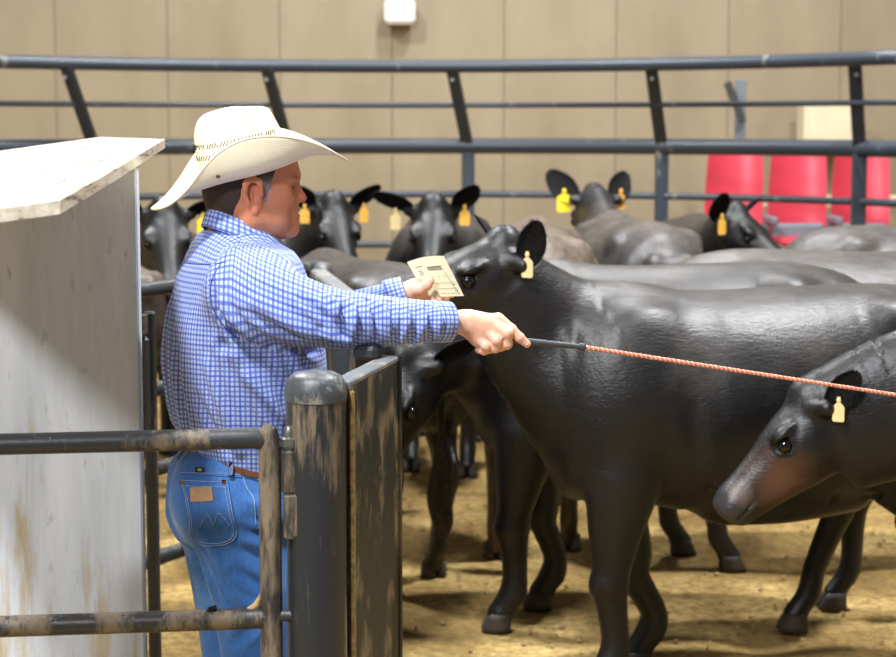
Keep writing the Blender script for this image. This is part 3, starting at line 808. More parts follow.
def switch_mesh():
    mb=MB(); r=random.Random(9)
    pr=cr([(-.895,0,.66,.018),(-.90,.0,.55,.036),(-.895,.01,.42,.044),(-.90,0,.32,.034),(-.905,0,.26,.010)],5)
    mb.tube([tuple(p[:3]) for p in pr],[p[3]*.8 for p in pr],12)
    for q in range(170):
        a=r.uniform(0,2*PI); t0=r.uniform(0,.75); i0=int(t0*(len(pr)-1)); pts=[]
        for i in range(i0,min(i0+9,len(pr))):
            p=pr[i]; rr=p[3]*(1+.12*math.sin(i+q)); pts.append((p[0]+rr*math.cos(a+.08*i),p[1]+rr*math.sin(a+.08*i),p[2]))
        if len(pts)>2: mb.tube(pts,[.0035]*(len(pts)-1)+[.001],4,cap=False)
    return mesh('tail_switch',mb.V,mb.F)
SWITCHME=switch_mesh(); SWG=plain('dusty_tail_hair',rgb(84,76,72),.6,0,.4,60,.4,.004)
def align(x,y,z,loc,scale=1.0,mirror=False):
    M=Matrix((x,y,z)).transposed().to_4x4()*1.0
    M=Matrix.Translation(Vector(loc))@M@Matrix.Scale(scale,4); return M
def make_cow(kit,label,coat,loc,yaw,scale=1.0,group=None,tags=(None,None),ears=((.0,0.),(.0,0.)),fine=False,name='cow',swmat=None):
    """ears: per side (left,right): (lift, back) angles; tags: material per side"""
    t=empty(name,loc,yaw); t.scale=(scale,)*3; tag(t,label,'cow',group or 'cattle crowded in the pen')
    body=obj('body',kit['body'],None,t); 
    if not kit['body'].materials: kit['body'].materials.append(coat)
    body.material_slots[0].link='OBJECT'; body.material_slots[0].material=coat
    H,A_,L_,U,k=kit['H'],kit['A'],kit['L'],kit['U'],kit['k']
    for i,y in enumerate((1,-1)):
        e=obj('eye',EYEME,EYE,t); e.matrix_basis=Matrix.Translation(Vector(H(.184,y*.087,-.052)))@Matrix.Scale(k,4)
        lift,back=ears[i][:2]; el=ears[i][2] if len(ears[i])>2 else 1.0
        # ear direction: outwards, lifted, swung back
        d=Vector(L_)*y*math.cos(lift)+Vector(U)*math.sin(lift); d=(d*math.cos(back)-Vector(A_)*math.sin(back)).normalized()
        f=(Vector(A_)*.75-Vector((0,0,1))*.35); f=(f-d*f.dot(d)).normalized(); z=d.cross(f)
        if len(ears[i])>3:
            f=Vector(ears[i][3]); f=(f-d*f.dot(d)).normalized(); z=d.cross(f)
        er=obj('ear',EAR if fine else EAR2,EARM,t); er.matrix_basis=align(d,f,z,H(.0,y*.11,-.068),k*el)
        hr=obj('ear_hair',EARH if fine else EARH2,EARM,er); hr['kind']='stuff'
        if tags[i]:
            tm=tags[i]; g=obj('ear_tag',TAGBIG if tm is TAGY else TAGME,None,er)
            if not g.data.materials: g.data.materials.append(tm)
            g.material_slots[0].link='OBJECT'; g.material_slots[0].material=tm
            # hang vertically in world: local frame of ear inverse
            Rl=align(d,f,z,(0,0,0)).to_3x3().transposed()
            dn=Rl@Vector((0,0,1)); # tag +Z axis in ear coordinates
            fx=Vector((0,1,0)); fx=(fx-dn*fx.dot(dn)).normalized(); xx=fx.cross(dn)
            g.matrix_basis=Matrix.Translation(Vector((.075,.016,0))-dn*.004)@Matrix((-xx,-fx,dn)).transposed().to_4x4()
    for (x,y) in kit['hoofs']:
        o=obj('hoof',HOOFME,HOOF,t); o.location=(x-.012,y,0)
    tl=obj('tail',TAILME,None,t)
    if not tl.data.materials: tl.data.materials.append(coat)
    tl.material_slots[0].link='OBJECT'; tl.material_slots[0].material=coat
    sw=obj('tail_switch',SWITCHME,EARM,tl)
    if swmat: sw.material_slots[0].link='OBJECT'; sw.material_slots[0].material=swmat
    return t
R_=math.radians
DN=lambda a,y=0: (math.cos(R_(a))*math.cos(R_(y)),math.cos(R_(a))*math.sin(R_(y)),-math.sin(R_(a)))
# main cow, beside the pointing hand
k_main=cow_mesh((.83,.03,1.46),DN(19,8),[(.40,0,1.0,.17,.27),(.56,.0,1.06,.155,.26),(.70,.01,1.16,.13,.225),(.83,.03,1.30,.10,.16)],h=.0155,fh=.0085,jaw=.02,stride=(.02,-.2,.05,-.2),headscale=.96,roll=-.16,
   folds=[((.60,.16,1.20),(.56,.21,.95),.022,.003),((.66,.13,1.20),(.63,.17,.98),.02,.004),((.52,.2,1.22),(.49,.25,.98),.022,.002),((.72,.1,1.22),(.70,.13,1.02),.018,.005),
          ((.50,.2,.80),(.60,.17,.70),.03,.008),((.44,.22,.74),(.55,.2,.64),.03,.006),((.3,.30,1.0),(.26,.3,.7),.03,-.004),((.1,.3,1.1),(.05,.32,.8),.05,-.004)])
root=Vector((.957,5.82,0)); yw=R_(191)
make_cow(k_main,'large black cow side-on behind the pointing hand, cream tag in its upright ear',COAT,root,yw,scale=.972,tags=(TAGC,None),
   ears=((R_(68),R_(26),.92,(.75,1,.0)),(R_(25),R_(10))),fine=True,name='cow')
# low head at the right edge
k_low=cow_mesh((1.05,0,1.005),DN(46,7),[(.42,0,1.0,.16,.26),(.60,.0,1.0,.14,.24),(.80,.0,.96,.115,.21),(.95,.0,.90,.10,.185)],h=.018,fh=.007,jaw=.07,headscale=.85,roll=.12,
   tint=[(.27,.06,-.13,.10,(104,68,48),.62),(.30,.05,-.05,.06,(84,60,48),.5),(.40,.06,-.06,.05,(120,104,94),.5)],
   folds=[((1.12,.09,.98),(1.16,.08,.90),.014,.005)])
make_cow(k_low,'black cow with lowered head and brown cheek at the right edge',COAT,(P(806,378,5.25).x+1.05,5.25,0),PI,scale=1.0,tags=(TAGC,None),
   ears=((R_(20),R_(62),.9,(.3,1,.2)),(R_(15),R_(50))),fine=True)
# cow between: leg in front of the gap, head turned down
k_turn=cow_mesh((.93,.26,1.00),DN(58,50),[(.42,0,1.0,.16,.26),(.60,.03,1.04,.14,.22),(.76,.11,1.03,.115,.18),(.88,.20,.97,.10,.15)],h=.02,fh=.012,stride=(.06,-.1,.1,-.1))
make_cow(k_turn,'black cow mostly hidden behind the large cow, its front leg stepping left',COAT,(.76,6.52,0),PI,scale=.99,tags=(None,None),ears=((R_(5),R_(40)),(R_(5),R_(40))))
# generic kits
k_up=cow_mesh((.93,0,1.40),DN(48,0),[(.42,0,1.02,.16,.26),(.62,0,1.10,.13,.22),(.77,0,1.22,.11,.17),(.89,0,1.32,.095,.135)],h=.02,fh=.012,stride=(.05,-.1,.06,-.12))
k_side=cow_mesh((.90,.10,1.38),DN(35,55),[(.42,0,1.02,.16,.26),(.62,.0,1.10,.13,.22),(.75,.03,1.21,.11,.17),(.86,.08,1.30,.095,.135)],h=.02,fh=.012,stride=(-.06,.1,-.06,.1))
k_down=cow_mesh((1.05,0,.98),DN(60,0),[(.42,0,1.0,.16,.26),(.62,0,1.03,.13,.21),(.82,0,.99,.11,.165),(.98,0,.92,.10,.14)],h=.021,fh=.013,stride=(.02,-.05,-.05,.1))
hd=lambda x,y: math.atan2(y,x)
def at_head(kit_x,head,h,sc=1.0):
    h=Vector((h[0],h[1])).normalized(); return (head[0]-h.x*kit_x*sc, head[1]-h.y*kit_x*sc, 0)
# D: rump to the camera behind the panel
make_cow(k_down,'black cow seen from behind with hanging tail, right beside the sheet panel',COAT,(-.36,7.52,0),hd(-.4,.92),scale=.95,swmat=SWG,ears=((0,0),(0,0)))
# cow 3 / cow 4: heads facing the camera
make_cow(k_up,'black cow facing the camera just right of the face of the man',COAT,at_head(.93,(-.56,9.1),(.35,-.94)),hd(.35,-.94),tags=(TAGO,TAGO),ears=((R_(60),R_(5),1.05),(R_(60),R_(5),1.05)))
make_cow(k_up,'black cow facing the camera above the card, amber tag under its ear',COAT,at_head(.93,(-.07,8.9),(-.05,-1)),hd(-.05,-1),tags=(TAGO,TAGC),ears=((R_(62),R_(5),1.1,),(R_(35),R_(5),1.15)))
make_cow(k_down,'brown-backed cow standing away from the camera above the neck of the large cow',COATB,(.38,8.1,0),hd(.05,1),scale=1.03,ears=((0,0),(0,0)))
make_cow(k_down,'dusty cow, its arched back showing just over the back of the large cow',COATG,(1.58,7.42,0),hd(1,.05),scale=.98,ears=((0,0),(0,0)))
make_cow(k_up,'black cow with a bright yellow tag in one upright ear and amber in the other',COATG,(.94,9.4,0),hd(-.14,1),scale=1.0,tags=(TAGY,TAGO),ears=((R_(58),R_(5),1.3,(-1,.1,.1)),(R_(66),R_(0),1.25,(-1,-.1,.1))))
make_cow(k_side,'black cow looking right with one amber tag, in front of the red seats',COAT,(1.46,10.58,0),hd(-.05,-1),scale=.96,tags=(None,TAGO),ears=((R_(40),R_(10)),(R_(50),R_(5),1.25)))
make_cow(k_down,'dusty dark cow under the red seats, only its back showing',COATG,(2.4,9.15,0),hd(1,.0),scale=.98,ears=((0,0),(0,0)))
make_cow(k_up,'black cow between the white booth and the hat, yellow tag in its ear',COAT,at_head(.93,(-1.30,8.5),(.25,-.97)),hd(.25,-.97),tags=(TAGY,TAGY),ears=((R_(30),R_(5)),(R_(40),R_(5),1.15)))
make_cow(k_down,'brown cow standing between the white booth and the back of the man',COATB,(-2.0,7.6,0),hd(-1,.05),ears=((0,0),(0,0)))

# ------------------------------------------------------------------ the man
MD=4.02; SC=FPX/MD
def M_(px,py,off=0.0): return P(px,py,MD+off)
man=empty('person',(M_(243,500).x,MD,0)); tag(man,'man in straw hat, blue checked shirt and jeans pointing with a whip','person')
yaw=R_(28); Fd=Vector((math.cos(yaw),math.sin(yaw),0)); Rd=Vector((math.sin(yaw),-math.cos(yaw),0))
def mobj(name,me,mat,parent=None):
    """mesh in world coordinates parented to the man"""
    o=obj(name,me,mat,parent or man); o.matrix_parent_inverse=Matrix.Identity(4)
    wp=(parent.matrix_world if parent else None)
    me.transform(Matrix.Translation(-man.location)); return o
def T_(p): return tuple(p)
def seq(rows): return [(*M_(px,py,o),a,b) for px,py,o,a,b in rows]
def folds_on(V,F,fl,ws,hs):
    """re-seat each crease on the cloth it belongs to, as short pieces following the surface"""
    bv=BVHTree.FromPolygons([Vector(v) for v in V],[tuple(int(i) for i in f) for f in F]); out=[]
    for a,b,w_,h in fl:
        a=Vector(a);b=Vector(b)
        A=[bv.find_nearest(a.lerp(b,t))[0] for t in (0,.5,1)]
        out.append((np.array(A[0]),np.array(A[1]),np.array(A[2]),w_*ws,h*hs))
    return out
# shirt --------------------------------------------------------------
s=Sdf()
s.chain(seq([(244,226,0,.072,.070),(242,238,0,.105,.080),(240,251,0,.158,.098),(241,268,0,.200,.122),(242,300,0,.212,.146),(243,330,0,.212,.163),(246,370,0,.210,.170),(247,415,0,.205,.160),(246,445,0,.19,.142),(243,462,0,.175,.125),(241,478,0,.165,.118)]),k=.03,n=3,side=T_(Rd),c0=.03,c1=.02)
s.chain(seq([(236,283,-.15,.075,.085),(262,297,-.19,.078,.082),(298,310,-.20,.068,.071),(335,319,-.18,.062,.063),(375,321,-.125,.056,.056),(420,321.5,-.06,.047,.047),(443,322,-.03,.042,.041)]),k=.045,n=3,c0=.05,c1=.004)
s.chain(seq([(236,283,.16,.075,.08),(262,300,.21,.072,.075),(300,318,.27,.062,.062),(335,318,.31,.056,.056),(375,306,.33,.048,.048),(398,297.5,.335,.043,.040)]),k=.045,n=3,c0=.05,c1=.004)
s.ell(T_(M_(238,262,0)),(.17,.075,.05),ax=T_(Rd),side=T_(Fd),k=.06)
lo=np.array([M_(150,300).x,MD-.35,M_(240,485).z]);hi=np.array([M_(470,300).x,MD+.48,M_(240,228).z])
V,F=s.nets(*grid3(lo,hi,.0062)); V=relax(V,F,2,.4)
# trim: open cuffs are left closed by the hands; folds
fl=[]
def fold(a,b,off,wd,h): fl.append((T_(M_(a[0],a[1],off)),T_(M_(b[0],b[1],off)),wd,h))
for a,b,o,wd,h in (((225,300),(262,345),-.22,.014,.007),((262,300),(325,345),-.25,.016,.006),((218,285),(236,335),-.2,.012,-.006),
    ((330,292),(338,318),-.24,.010,.011),((338,318),(352,300),-.24,.010,-.005),((352,298),(350,340),-.22,.010,.010),((322,325),(350,344),-.22,.010,.009),
    ((368,300),(374,340),-.18,.009,-.009),((378,300),(388,338),-.17,.010,.010),((392,300),(388,330),-.15,.008,-.007),((405,302),(398,340),-.13,.010,.009),((420,302),(414,342),-.1,.010,.010),((430,302),(427,342),-.09,.008,-.007),((440,303),(437,341),-.08,.007,.007),
    ((245,340),(320,350),-.1,.014,-.011),((235,345),(275,440),-.18,.016,.007),((215,360),(245,445),-.15,.014,.006),((190,340),(215,440),-.08,.014,-.006),((262,360),(300,430),-.17,.015,-.006),((280,352),(312,400),-.14,.012,.006),
    ((205,395),(235,445),-.14,.012,-.006),((178,300),(172,420),.0,.014,.006),((186,300),(192,430),-.05,.012,-.005),((250,372),(285,425),-.17,.012,.007),((300,300),(345,330),-.25,.010,-.006),((250,310),(300,342),-.25,.012,-.005),((196,262),(225,272),-.15,.01,.003)):
    fold(a,b,o,wd,h)
V=ridges(V,vnormals(V,F),folds_on(V,F,fl,.9,1.6)); V=relax(V,F,1,.3)
me=mesh('shirt',V,F)
# plaid coordinates per face: torso or sleeve
def axis_uv(Pt,pts,side):
    """nearest point on polyline -> (angle*r, length along)"""
    best=np.full(len(Pt),1e9);U=np.zeros((len(Pt),2)); acc=0
    for i in range(len(pts)-1):
        a,b=np.array(pts[i]),np.array(pts[i+1]);d=b-a;l=np.linalg.norm(d);w_=d/l
        u=np.array(side,float);u-=w_*u.dot(w_);u/=np.linalg.norm(u);v=np.cross(w_,u)
        q=Pt-a;t=np.clip(q@w_,0,l);r_=q-t[:,None]*w_;dd=np.linalg.norm(r_,axis=1);m=dd<best
        best=np.where(m,dd,best);an=np.arctan2(r_@v,r_@u)
        U[m,0]=an[m];U[m,1]=(acc+t)[m];acc+=l
    return best,U
tor=[T_(M_(242,236)),T_(M_(243,330)),T_(M_(246,470))]
ra_=[T_(M_(*p)) for p in ((236,283,-.15),(262,297,-.19),(298,310,-.20),(335,319,-.18),(375,321,-.125),(420,321.5,-.06),(452,322,-.02))]
la_=[T_(M_(*p)) for p in ((236,283,.16),(262,300,.21),(300,318,.27),(335,318,.31),(375,306,.33),(398,297.5,.335))]
c=V[F].mean(1); 
def rel(Pt,o): return Pt-np.array(o)
fx_=rel(c,M_(242,300))@np.array(Fd); rx_=rel(c,M_(242,300))@np.array(Rd); zz=c[:,2]
dra,_=axis_uv(c,ra_,(0,1,0)); dla,_=axis_uv(c,la_,(0,1,0))
a0,_=axis_uv(c,ra_[:1]+ra_[1:2],(0,1,0))
seamR=(c-np.array(M_(222,290,-.15)))@np.array(unit(Vector((.93,-.35,.12))))
seamL=(c-np.array(M_(228,290,.16)))@np.array(unit(Vector((.8,.6,.1))))
isR=(seamR>0)&(dra<.098)&(rx_>.10)|(c[:,0]>M_(335,300).x)&(c[:,1]<MD+.1)
isL=((seamL>0)&(dla<.098)&(rx_<-.10)|(c[:,0]>M_(335,300).x)&(c[:,1]>=MD+.1))&~isR
_,Ut=axis_uv(V,tor,T_(Rd)); _,Ur=axis_uv(V,ra_,(0,0,-1)); _,Ul=axis_uv(V,la_,(0,0,-1))
def slice_uv(Pt,pts,k):
    """angle about a polyline axis sliced across coordinate k, and length along it"""
    A=cr(pts,8); o=np.argsort(A[:,k]); A=A[o]; arc=np.concatenate([[0],np.cumsum(np.linalg.norm(np.diff(A,axis=0),axis=1))])
    x=Pt[:,k]; a_,b_=[q for q in (0,1,2) if q!=k]
    ca=np.interp(x,A[:,k],A[:,a_]); cb=np.interp(x,A[:,k],A[:,b_]); s_=np.interp(x,A[:,k],arc)+np.minimum(x-A[0,k],0)+np.maximum(x-A[-1,k],0)
    return np.stack([np.arctan2(Pt[:,b_]-cb,Pt[:,a_]-ca),s_],1)
Ut=slice_uv(V,tor,2); Ur=slice_uv(V,ra_,0); Ul=slice_uv(V,la_,0)
UV=np.zeros((len(F),4,2))
isY=(~isR)&(~isL)&(zz>M_(220,263,-.1).z)
q_=rel(V,M_(242,263)); Uy=np.stack([q_@np.array(Rd),q_@np.array(Fd)*.9+q_[:,2]*.7],1)
UV[isY]=Uy[F[isY]]
for mask,U,rr in ((~isR&~isL&~isY,Ut,.19),(isR,Ur,.058),(isL,Ul,.056)):
    fu=U[F[mask]].copy(); a_=fu[...,0]; ref=a_[:,:1]; a_=ref+(a_-ref+PI)%(2*PI)-PI; fu[...,0]=a_*rr
    UV[mask]=fu
uvl=me.uv_layers.new(name='UVMap'); uvl.data.foreach_set('uv',UV.reshape(-1,2).astype(np.float32).ravel())
shirt=mobj('shirt',me,PLAID)
SB=BVHTree.FromPolygons([Vector(v) for v in V],[tuple(int(i) for i in f) for f in F])
def proj(bvh,px,py,off=0.0):
    o,d=RAY(px,py); d=d.normalized(); h=bvh.ray_cast(o,d)
    if h[0] is None: return None
    return h[0]+h[1]*off, h[1]
def seam(bvh,pts,r,name,mat,parent,n=8,off=.0005,cap=True):
    R=cr([(p[0],p[1]) for p in pts],n); L=[proj(bvh,p[0],p[1],off) for p in R]; L=[q[0] for q in L if q]
    # break at jumps
    out=[];cur=[L[0]]
    for a,b in zip(L,L[1:]):
        if (a-b).length>.04: out.append(cur);cur=[b]
        else: cur.append(b)
    out.append(cur); mb=MB()
    for q in out:
        if len(q)>2: mb.tube(q,r,6)
    if not mb.V: return None
    me=mesh(name,mb.V,mb.F); return mobj(name,me,mat,parent)
def strip(name,pts,wd,uvdir,mat,parent):
    pass
SEAMB=plain('shirt_seam_blue',rgb(74,88,170),.8,0,.2,90,.2)
seam(SB,[(222,262),(212,280),(211,300),(218,318),(232,334),(240,338)],.0012,'armhole_seam',SEAMB,shirt)
seam(SB,[(180,262),(196,264),(215,264),(226,262)],.0010,'yoke_seam',SEAMB,shirt)
# cuffs: short cylinder sleeves over wrist
def cuff(a,b,r0,r1,name):
    a,b=Vector(a),Vector(b);w_=(b-a).normalized();u=Vector((0,0,-1));u=(u-w_*u.dot(w_)).normalized();v=w_.cross(u);l=(b-a).length
    prof=[(0,r0-.002),(.02*l,r0+.003),(.5*l,(r0+r1)/2+.0032),(.97*l,r1+.003),(l,r1+.001),(.97*l,r1-.003),(.5*l,r1-.004)]
    n=40;V=[];F=[];U=[]
    for i,(t,r_) in enumerate(prof):
        for k in range(n+1):
            an=2*PI*k/n; V.append(a+w_*t+(u*math.cos(an)*1.04+v*math.sin(an))*r_); U.append((an*.045,t*1.0))
    for i in range(len(prof)-1):
        for k in range(n): p=i*(n+1)+k; F.append((p,p+1,p+n+2,p+n+1))
    me=mesh(name,V,F); ul=me.uv_layers.new(name='UVMap')
    for lp in me.loops: ul.data[lp.index].uv=U[lp.vertex_index]
    return mobj(name,me,PLAID,shirt)
cuff(M_(426,321.8,-.05),M_(450,322,-.022),.042,.040,'cuff')
cuff(M_(388,299.5,.335),M_(406,293.5,.335),.042,.038,'cuff')
# collar
def collar():
    cc=M_(245.5,232,0); n=48; rows=[]
    up=Vector((.12,0.04,1)).normalized(); fx2=(Fd*.95+Vector((0,0,-.46))).normalized(); 
    for (ro,dz,lf) in ((.0,-.030,0),(.004,-.010,0),(.002,.010,0),(.006,.014,0),(.012,.010,0),(.020,-.012,1),(.026,-.030,1),(.022,-.031,1),(.016,-.012,1)):
        ring=[]
        for k in range(n+1):
            a=-PI+ .10+ (2*PI-.20)*k/n     # opening at front (a=+-pi)
            ca,sa=-math.cos(a),math.sin(a)
            f=fx2*(ca*(.082+ro)); q=Rd*(sa*(.066+ro))
            pt=abs(a)/PI; drop=lf*(.010*max(0,(pt-.7)/.3)**1.5)
            z=Vector((0,0,1))*(dz-drop*2)+Fd*(drop*1.0)
            ring.append(cc+f+q+z)
        rows.append(ring)
    V=[p for r_ in rows for p in r_];F=[];U=[]
    for i,r_ in enumerate(rows):
        for k in range(n+1): U.append(((k/n)*.44,sum((rows[q+1][k]-rows[q][k]).length for q in range(i))))
    for i in range(len(rows)-1):
        for k in range(n): p=i*(n+1)+k; F.append((p,p+1,p+n+2,p+n+1))
    me=mesh('collar',V,F); ul=me.uv_layers.new(name='UVMap')
    for lp in me.loops: ul.data[lp.index].uv=U[lp.vertex_index]
    return mobj('collar',me,PLAID,shirt)
collar()
b=MB().lathe([(.0055,0),(.006,.001),(.005,.0022),(.001,.0024)],M_(284,258,-.03),12,Matrix.Rotation(PI/2,3,'Y'))
mobj('button',mesh('button',b.V,b.F),BUTTON,shirt)
# jeans --------------------------------------------------------------
s=Sdf()
s.chain(seq([(243,447,0,.168,.122),(242,462,0,.176,.130),(239,482,0,.184,.142),(238,505,0,.186,.148),(240,525,0,.17,.135)]),k=.03,n=3,side=T_(Rd),c0=.008,c1=.05)
def leg(rows): s.chain(seq(rows),k=.035,n=4,side=T_(Rd),c0=.06,c1=.01)
leg([(245,505,-.075,.100,.128),(250,550,-.08,.094,.112),(255,600,-.085,.085,.094),(258,660,-.085,.075,.080),(259,705,-.08,.070,.073),(257,760,-.075,.066,.068),(253,840,-.065,.064,.068),(252,858,-.063,.066,.072)])
leg([(232,505,.075,.098,.128),(232,550,.08,.092,.108),(234,600,.085,.083,.090),(237,660,.085,.074,.078),(238,705,.09,.069,.071),(236,760,.09,.064,.066),(232,838,.09,.062,.067),(231,856,.09,.065,.071)])
for o_,px in ((-.09,206),(.08,190)):
    s.ell(T_(M_(px+9,493,o_)),(.085,.085,.095),ax=(0,0,1),side=T_(Rd),k=.05)
lo=np.array([M_(160,300).x,MD-.32,-.02+.07]);hi=np.array([M_(325,300).x,MD+.32,M_(240,440).z])
V,F=s.nets(*grid3(lo,hi,.0070)); V=relax(V,F,2,.4)
fl=[]
for a,b,o,wd,h in (((190,535),(215,575),-.2,.012,.007),((240,545),(285,560),-.22,.012,.008),((235,575),(282,598),-.2,.012,-.008),((225,600),(285,622),-.2,.012,.007),((250,520),(288,535),-.22,.01,-.006),((245,498),(285,510),-.22,.010,.005),
    ((205,590),(220,640),-.2,.012,.007),((190,560),(225,600),-.15,.012,-.006),((270,620),(225,650),-.2,.012,-.008),((240,690),(285,700),-.15,.014,.009),((240,715),(285,712),-.15,.014,-.008),((235,730),(290,742),-.15,.012,.008),
    ((230,820),(280,826),-.13,.012,.008),((230,838),(280,842),-.13,.012,.008),((210,820),(250,826),.05,.012,.008),((178,500),(190,560),-.0,.012,.005)):
    fold(a,b,o,wd,h)
V=ridges(V,vnormals(V,F),folds_on(V,F,fl,1.0,1.0)); me=mesh('jeans',V,F); jeans=mobj('jeans',me,DENIM)
JB=BVHTree.FromPolygons([Vector(v) for v in V],[tuple(int(i) for i in f) for f in F])
def patch(bvh,poly,th,name,mat,parent,nx=14,ny=14,rim=True):
    """quad patch (4 px corners TL,TR,BR,BL, optional bottom point) laid on the cloth"""
    TL,TR,BR,BL=[np.array(q,float) for q in poly[:4]]; bp=poly[4] if len(poly)>4 else None
    top=[];ok=True;V=[]
    for j in range(ny+1):
        v=j/ny
        for i in range(nx+1):
            u=i/nx; q=(TL*(1-u)+TR*u)*(1-v)+(BL*(1-u)+BR*u)*v
            if bp is not None:
                m=(BL+BR)/2; q=q+(np.array(bp)-m)*(1-abs(2*u-1))*v
            h=proj(bvh,q[0],q[1],th)
            if h is None: return None
            V.append(h)
    n1=len(V);A=[p for p,_ in V]+[p-n_*(th*1.5) for p,n_ in V];F=[]
    for j in range(ny):
        for i in range(nx):
            a=j*(nx+1)+i;F.append((a,a+nx+1,a+nx+2,a+1))
    bd=[i for i in range(nx+1)]+[(j+1)*(nx+1)-1 for j in range(1,ny+1)]+[ny*(nx+1)+i for i in range(nx-1,-1,-1)]+[j*(nx+1) for j in range(ny-1,0,-1)]
    for a,b in zip(bd,bd[1:]+bd[:1]): F.append((a,b,b+n1,a+n1))
    me=mesh(name,A,F); sharp(me,50); return mobj(name,me,mat,parent)
pk=patch(JB,[(181,479),(228,481),(237,538),(193,539),(213,547)],.0036,'back_pocket',DENIM,jeans)
for pts in ([(182,481),(228,483)],[(182,486),(229,488)],[(183,481),(190,515),(194,538),(213,545.5),(236,537),(232,510),(227,482)],[(186,488),(192,515),(196,536),(213,543),(233,536),(229,510),(225,488)],[(200,527),(208,514),(214,524),(219,513),(230,525)]):
    seam(JB,pts,.0008,'stitching',STITCH,jeans,off=.0045)
lp=patch(JB,[(191.5,488),(212,487),(214,501),(192,502)],.0062,'leather_patch',TANL,jeans,6,4)
for q in ((182.5,483),(224,482)):
    h=proj(JB,q[0],q[1],.0045); mb=MB().box(h[0],(.009,.003,.009),h[1].to_track_quat('Y','Z').to_matrix(),.0008); mobj('rivet',mesh('rivet',mb.V,mb.F),COPPER,jeans)
# waistband, tag, loops, belt
patch(JB,[(180,456),(287,470),(287,480),(180,474)],.0022,'waistband',DENIM,jeans,24,3)
seam(JB,[(181,473),(215,474),(250,475),(286,479)],.0007,'stitching',STITCH,jeans,off=.003)
patch(JB,[(196,468),(205,468.5),(205,473.5),(196,473)],.0042,'woven_label',plain('black_woven_label',rgb(40,44,40),.7,0,.3),jeans,4,3)
patch(JB,[(198.5,469.5),(202.5,469.7),(202.3,472),(198.7,472)],.0050,'label_mark',plain('yellow_thread',rgb(206,190,70),.7,0,.3),jeans,2,2)
seam(JB,[(243,476),(247,488),(254,500),(256,525)],.0011,'front_pocket_seam',STITCH,jeans,off=.001)
seam(JB,[(262,480),(266,540),(268,600),(268,640)],.0009,'side_seam',STITCH,jeans,off=.001)
def ring(zf,a,b,wd,th,name,mat,parent,c):
    n=72;V=[];F=[]
    for k in range(n):
        an=2*PI*k/n; d=Fd*(math.cos(an)*a)+Rd*(math.sin(an)*b); e=d.normalized(); z=zf(math.cos(an))
        for (o,dz) in ((0,-wd/2),(th,-wd/2),(th+.001,0),(th,wd/2),(0,wd/2)): V.append(c+d+e*o+Vector((0,0,z+dz)))
    for k in range(n):
        for j in range(5):
            p=k*5+j;q=k*5+(j+1)%5;p2=((k+1)%n)*5+j;q2=((k+1)%n)*5+(j+1)%5; F.append((p,q,q2,p2))
    me=mesh(name,V,F);sharp(me,40);return mobj(name,me,mat,parent)
bc=M_(243,458,0)
belt=ring(lambda c_:-.020*c_,.127,.178,.032,.005,'belt',LEATHER,None,bc)
for px,py in ((187,449),(232,462)):
    mb=MB(); h=proj(JB,px,py+6,.008) or (M_(px,py,-.12),Vector((0,-1,0)))
    mb.box(h[0]+Vector((0,0,.006)),(.012,.005,.048),h[1].to_track_quat('Y','Z').to_matrix(),.0015); mobj('belt_loop',mesh('belt_loop',mb.V,mb.F),DENIM,jeans)
# boots
for (px,py,o) in ((252,858,-.063),(231,856,.09)):
    c0=M_(px,py,o); c0.z=0; s=Sdf()
    s.chain([(*(c0+Vector((0,0,.26))),.055,.06),(*(c0+Vector((0,0,.15))),.05,.055),(*(c0+Vector((0,0,.08))-Fd*.01),.042,.055)],k=.02,side=T_(Rd))
    s.chain([(*(c0+Vector((0,0,.055))-Fd*.05),.036,.035),(*(c0+Vector((0,0,.06))+Fd*.04),.04,.045),(*(c0+Vector((0,0,.045))+Fd*.12),.045,.032),(*(c0+Vector((0,0,.038))+Fd*.19),.034,.024)],k=.03,side=T_(Rd))
    V,F=s.nets(*grid3(np.array(c0)-[.28,.25,.02],np.array(c0)+[.3,.3,.36],.008)); V[:,2]=np.maximum(V[:,2],.012); V=relax(V,F,1)
    bo=mobj('boot',mesh('boot',V,F),BOOT)
    mb=MB().box(c0-Fd*.055+Vector((0,0,.014)),(.06,.062,.028),Matrix.Rotation(yaw,3,'Z'),.004); mobj('boot_heel',mesh('boot_heel',mb.V,mb.F),DARKH,bo)
# head ---------------------------------------------------------------
HYAW=R_(7); hF=Vector((math.cos(HYAW),math.sin(HYAW),0)); hL=Vector((-math.sin(HYAW),math.cos(HYAW),0)); hU=Vector((0,0,1))
HT=R_(2); hF,hU=(hF*math.cos(HT)-hU*math.sin(HT)),(hU*math.cos(HT)+hF*math.sin(HT))
h0=M_(257.5,196,0.0)-hL*0.0
h0=Vector((h0.x-.009,MD+.0,h0.z))
Hm=Matrix((hF,hL,hU)).transposed().to_4x4(); Hm.translation=h0
s=Sdf(); E=lambda c_,r_,ax=(1,0,0),k=.015,neg=False,side=(0,1,0): s.ell(c_,r_,ax=ax,side=side,k=k,neg=neg)
E((-.010,0,.045),(.093,.077,.088)); E((-.040,0,.02),(.065,.068,.06)); E((.035,0,.058),(.062,.064,.058))
E((.072,0,.046),(.026,.048,.014),k=.02)
E((.040,0,-.010),(.052,.054,.060),k=.03)
